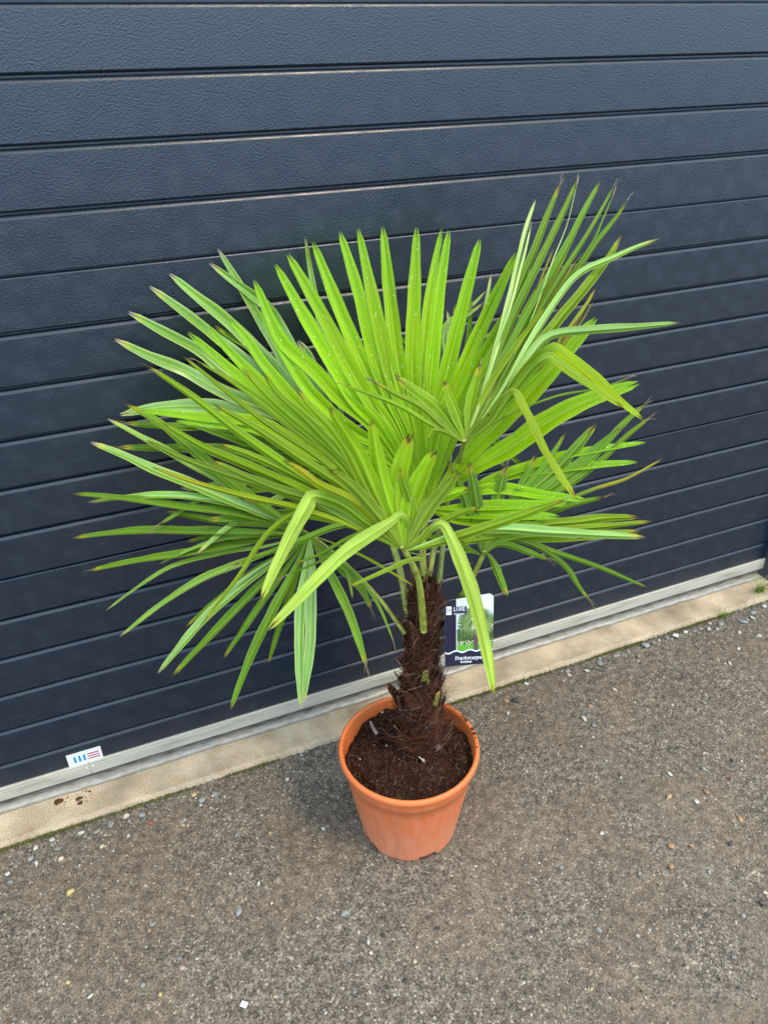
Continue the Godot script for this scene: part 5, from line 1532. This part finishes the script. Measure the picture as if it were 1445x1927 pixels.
	pebble(shapes[rng.randi() % 6], 1.218, 0.247, 0.0154, tones.c * rng.randf_range(0.85, 1.15), "cream pebble lying along the concrete strip, right of the pot", "pebbles along the strip right of the pot")
	pebble(shapes[rng.randi() % 6], 1.103, 0.158, 0.0109, tones.p * rng.randf_range(0.85, 1.15), "nearest pinkish pebble from the pot, lying along the concrete strip, to its right", "pebbles along the strip right of the pot")
	pebble(shapes[rng.randi() % 6], 1.677, 0.123, 0.0188, tones.p * rng.randf_range(0.85, 1.15), "farthest pinkish pebble from the pot, lying along the concrete strip, to its right", "pebbles along the strip right of the pot")
	pebble(shapes[0], -0.278, 0.288, 0.0190, tones.y, "yellowish cream stone alone on the asphalt at the left")
	pebble(shapes[1], 1.024, 0.719, 0.0185, tones.t, "round tan pebble on the asphalt at the right, above a tan twin")
	pebble(shapes[1], 0.989, 0.761, 0.0145, tones.t, "arched tan stone just below the round tan pebble")
	pebble(shapes[0], 0.269, 0.576, 0.0230, tones.b, "flat pale blue grey stone bedded below the pot")
	pebble(shapes[0], 0.933, 0.173, 0.0273, tones.k, "dark wet flat stone under the hanging leaf tip")
	pebble(shapes[0], 1.110, 0.911, 0.0230, tones.n, "flat brown grey stone cut by the right edge")
	# a scrap of white paper and a red chip
	var paper := put("paper_scrap", box_mesh(Vector3(0.0135, 0.0008, 0.0105)), mat(lin(0.74, 0.75, 0.76), 0.6))
	paper.position = Vector3(0.0237, 0.0035, 0.674)
	paper.rotation = Vector3(0.05, -0.75, 0.04)
	tag(paper, "tiny square scrap of white paper on the asphalt at the lower edge", "paper scrap")
	var red := put("plastic_chip", stone_mesh(955, 0.5, 0.8), mat(lin(0.50, 0.01, 0.015), 0.4))
	red.scale = Vector3(0.006, 0.003, 0.003)
	red.rotation.y = 0.9
	red.position = Vector3(-0.0855, 0.003, 0.176)
	tag(red, "tiny bright red chip on the asphalt just below the concrete strip", "plastic chip")
	# clods of brown soil on the strip under the plaque
	for e in [[-0.2898, 0.030, 0.013, "largest brown clod of soil on the concrete strip"], [-0.2403, 0.040, 0.010, "brown clod of soil on the strip, right of the largest one"], [-0.2388, 0.056, 0.008, "greyish clod of soil nearest the asphalt on the strip"], [-0.215, 0.028, 0.005, "small orange brown crumb of soil right of the clods"]]:
		var m := mat(lin(0.07, 0.035, 0.018), 0.95, 0.2)
		m.albedo_texture = M.stone_tone
		m.uv1_triplanar = true
		m.uv1_scale = Vector3(60, 60, 60)
		var o := put("soil_clod", stone_mesh(960 + int(e[2] * 1000), 0.55, 0.3, 12, 18), m)
		o.scale = Vector3(e[2], e[2] * 0.7, e[2] * 0.8)
		o.position = Vector3(e[0], 0.0135, e[1])
		tag(o, e[3], "soil clod", "clods of soil on the concrete strip")
	var scatter := MultiMesh.new()
	scatter.transform_format = MultiMesh.TRANSFORM_3D
	scatter.mesh = stone_mesh(985, 0.7, 0.8, 4, 6)
	scatter.instance_count = 130
	for i in 130:
		var s := 0.0008 + 0.0022 * pow(rng.randf(), 3.0)
		scatter.set_instance_transform(i, Transform3D(Basis.from_euler(Vector3(rng.randf(), rng.randf() * TAU, 0)).scaled(Vector3(s, s * 0.6, s)), Vector3(-0.245 + rng.randfn(0.0, 0.032), 0.0127, clampf(0.036 + rng.randfn(0.0, 0.012), 0.018, 0.095))))
	var crumbs := MultiMeshInstance3D.new()
	crumbs.name = "dirt_crumbs"
	crumbs.multimesh = scatter
	crumbs.material_override = mat(lin(0.085, 0.042, 0.022), 0.95, 0.2)
	add_child(crumbs, true)
	tag(crumbs, "crumbs of brown dirt spread round the clods on the concrete strip", "dirt")
	crumbs.set_meta("kind", "stuff")
	# chips of bark and old husk on the potting soil
	for e in [[0.4489, 0.2370, 0.3396, 0.0165, 0.0065, 0.55, Color(0.33, 0.25, 0.21), "pale bark chip on the soil left of the trunk"], [0.5600, 0.2385, 0.4410, 0.0190, 0.0115, 0.35, Color(0.13, 0.09, 0.085), "large greyish husk on the soil in front of the trunk"], [0.5142, 0.2350, 0.4500, 0.0075, 0.0065, 1.4, Color(0.45, 0.36, 0.28), "small cream husk on the soil below the trunk"]]:
		var m := mat(Color(e[6]).linear_to_srgb(), 0.7, 0.3)
		m.albedo_texture = M.stone_tone
		m.uv1_triplanar = true
		m.uv1_scale = Vector3(30, 90, 30)
		m.vertex_color_use_as_albedo = true
		m.albedo_color = Color.WHITE
		var hue: Color = e[6]
		var o := put("bark_chip", flap(e[3] * 1.9, e[4] * 1.0, e[4] * 0.55, 0.28, hue, hue * 1.25), m)
		o.basis = Basis(Vector3.UP, e[5]) * Basis(Vector3.RIGHT, -1.15) * Basis(Vector3.UP, 0.35)
		o.position = Vector3(e[0], e[1] + 0.006, e[2])
		tag(o, e[7], "bark chip")
	# thin twigs
	for e in [[1.13, 0.925, 0.055, 1.1, "thin dark twig on the asphalt at the lower right"], [0.872, 0.655, 0.02, 2.2, "short curved black twig on the asphalt right of the pot"], [0.97, 0.36, 0.05, 0.3, "thin dark straw on the asphalt right of the pot"]]:
		var pts := []
		for k in 5:
			pts.append(Vector3(k * e[2] / 4.0, 0.0022 + 0.001 * sin(k * 2.0), 0.004 * sin(k * 1.7)))
		var o := put("twig", tube(catmull(pts, 14), 0.0008, 0.0004, 6), mat(lin(0.03, 0.02, 0.014), 0.8))
		o.position = Vector3(e[0], 0, e[1])
		o.rotation.y = -e[3]
		tag(o, e[4], "twig")

func grass_tuft(x: float, y: float, z: float, blades: int, height: float, spread: float, label: String) -> void:
	var t := thing("grass_tuft", label, "grass tuft", "", Vector3(x, y, z))
	for i in blades:
		var a := rng.randf() * TAU
		var h := height * rng.randf_range(0.4, 1.0)
		var lean := spread * rng.randf_range(0.2, 1.0)
		var st := SurfaceTool.new()
		st.begin(Mesh.PRIMITIVE_TRIANGLES)
		var base := Vector3(rng.randf_range(-1, 1) * 0.012, 0, rng.randf_range(-1, 1) * 0.006)
		var side := Vector3(-sin(a), 0, cos(a))
		st.set_color(Color(0.10, 0.17, 0.025).lerp(Color(0.24, 0.27, 0.04), rng.randf()))
		for k in 6:
			var s0 := k / 6.0
			var s1 := (k + 1) / 6.0
			var p0 := base + Vector3(cos(a) * lean * s0 * s0, h * (s0 - 0.25 * s0 * s0), sin(a) * lean * s0 * s0)
			var p1 := base + Vector3(cos(a) * lean * s1 * s1, h * (s1 - 0.25 * s1 * s1), sin(a) * lean * s1 * s1)
			quad(st, p0 - side * 0.0013 * (1.0 - s0), p0 + side * 0.0013 * (1.0 - s0), p1 + side * 0.0013 * (1.0 - s1), p1 - side * 0.0013 * (1.0 - s1))
		st.generate_normals()
		put("blade", st.commit(), M.leaf_grass, t)

func build_weeds() -> void:
	M.leaf_grass = mat(Color.WHITE, 0.5)
	M.leaf_grass.vertex_color_use_as_albedo = true
	M.leaf_grass.backlight_enabled = true
	M.leaf_grass.backlight = Color(0.8, 0.8, 0.4)
	grass_tuft(1.742, 0.0, 0.116, 34, 0.05, 0.045, "small green grass tuft in the crack before the concrete strip")
	grass_tuft(1.935, 0.010, 0.070, 70, 0.075, 0.095, "yellow green grass tuft at the right end of the concrete strip")
	# moss in the joint between strip and asphalt
	var mm := MultiMesh.new()
	mm.transform_format = MultiMesh.TRANSFORM_3D
	mm.use_colors = true
	mm.mesh = stone_mesh(990, 0.7, 0.2, 5, 7)
	var spots: Array[Transform3D] = []
	var cols: Array[Color] = []
	var nz := noise(2.4, FastNoiseLite.TYPE_SIMPLEX, 211, 3)
	for i in 9000:
		var x := rng.randf_range(-0.8, 2.2)
		var d := 0.45 + 1.1 * nz.get_noise_2d(x, 0.0)
		if rng.randf() > d:
			continue
		var s := rng.randf_range(0.0008, 0.0024)
		var up := rng.randf()
		spots.append(Transform3D(Basis.from_euler(Vector3(0, rng.randf() * TAU, 0)).scaled(Vector3(s, s * 0.8, s)), Vector3(x, -0.001 + up * 0.006, 0.1105 - up * 0.003 + absf(rng.randfn(0.0, 0.0024)))))
		cols.append(Color(0.055, 0.058, 0.016).lerp(Color(0.10, 0.095, 0.03), rng.randf()) * rng.randf_range(0.6, 1.2))
	mm.instance_count = spots.size()
	for i in spots.size():
		mm.set_instance_transform(i, spots[i])
		mm.set_instance_color(i, cols[i])
	var o := MultiMeshInstance3D.new()
	o.name = "moss"
	o.multimesh = mm
	o.material_override = M.moss
	add_child(o, true)
	tag(o, "dark green moss in the joint between concrete strip and asphalt", "moss")
	o.set_meta("kind", "stuff")
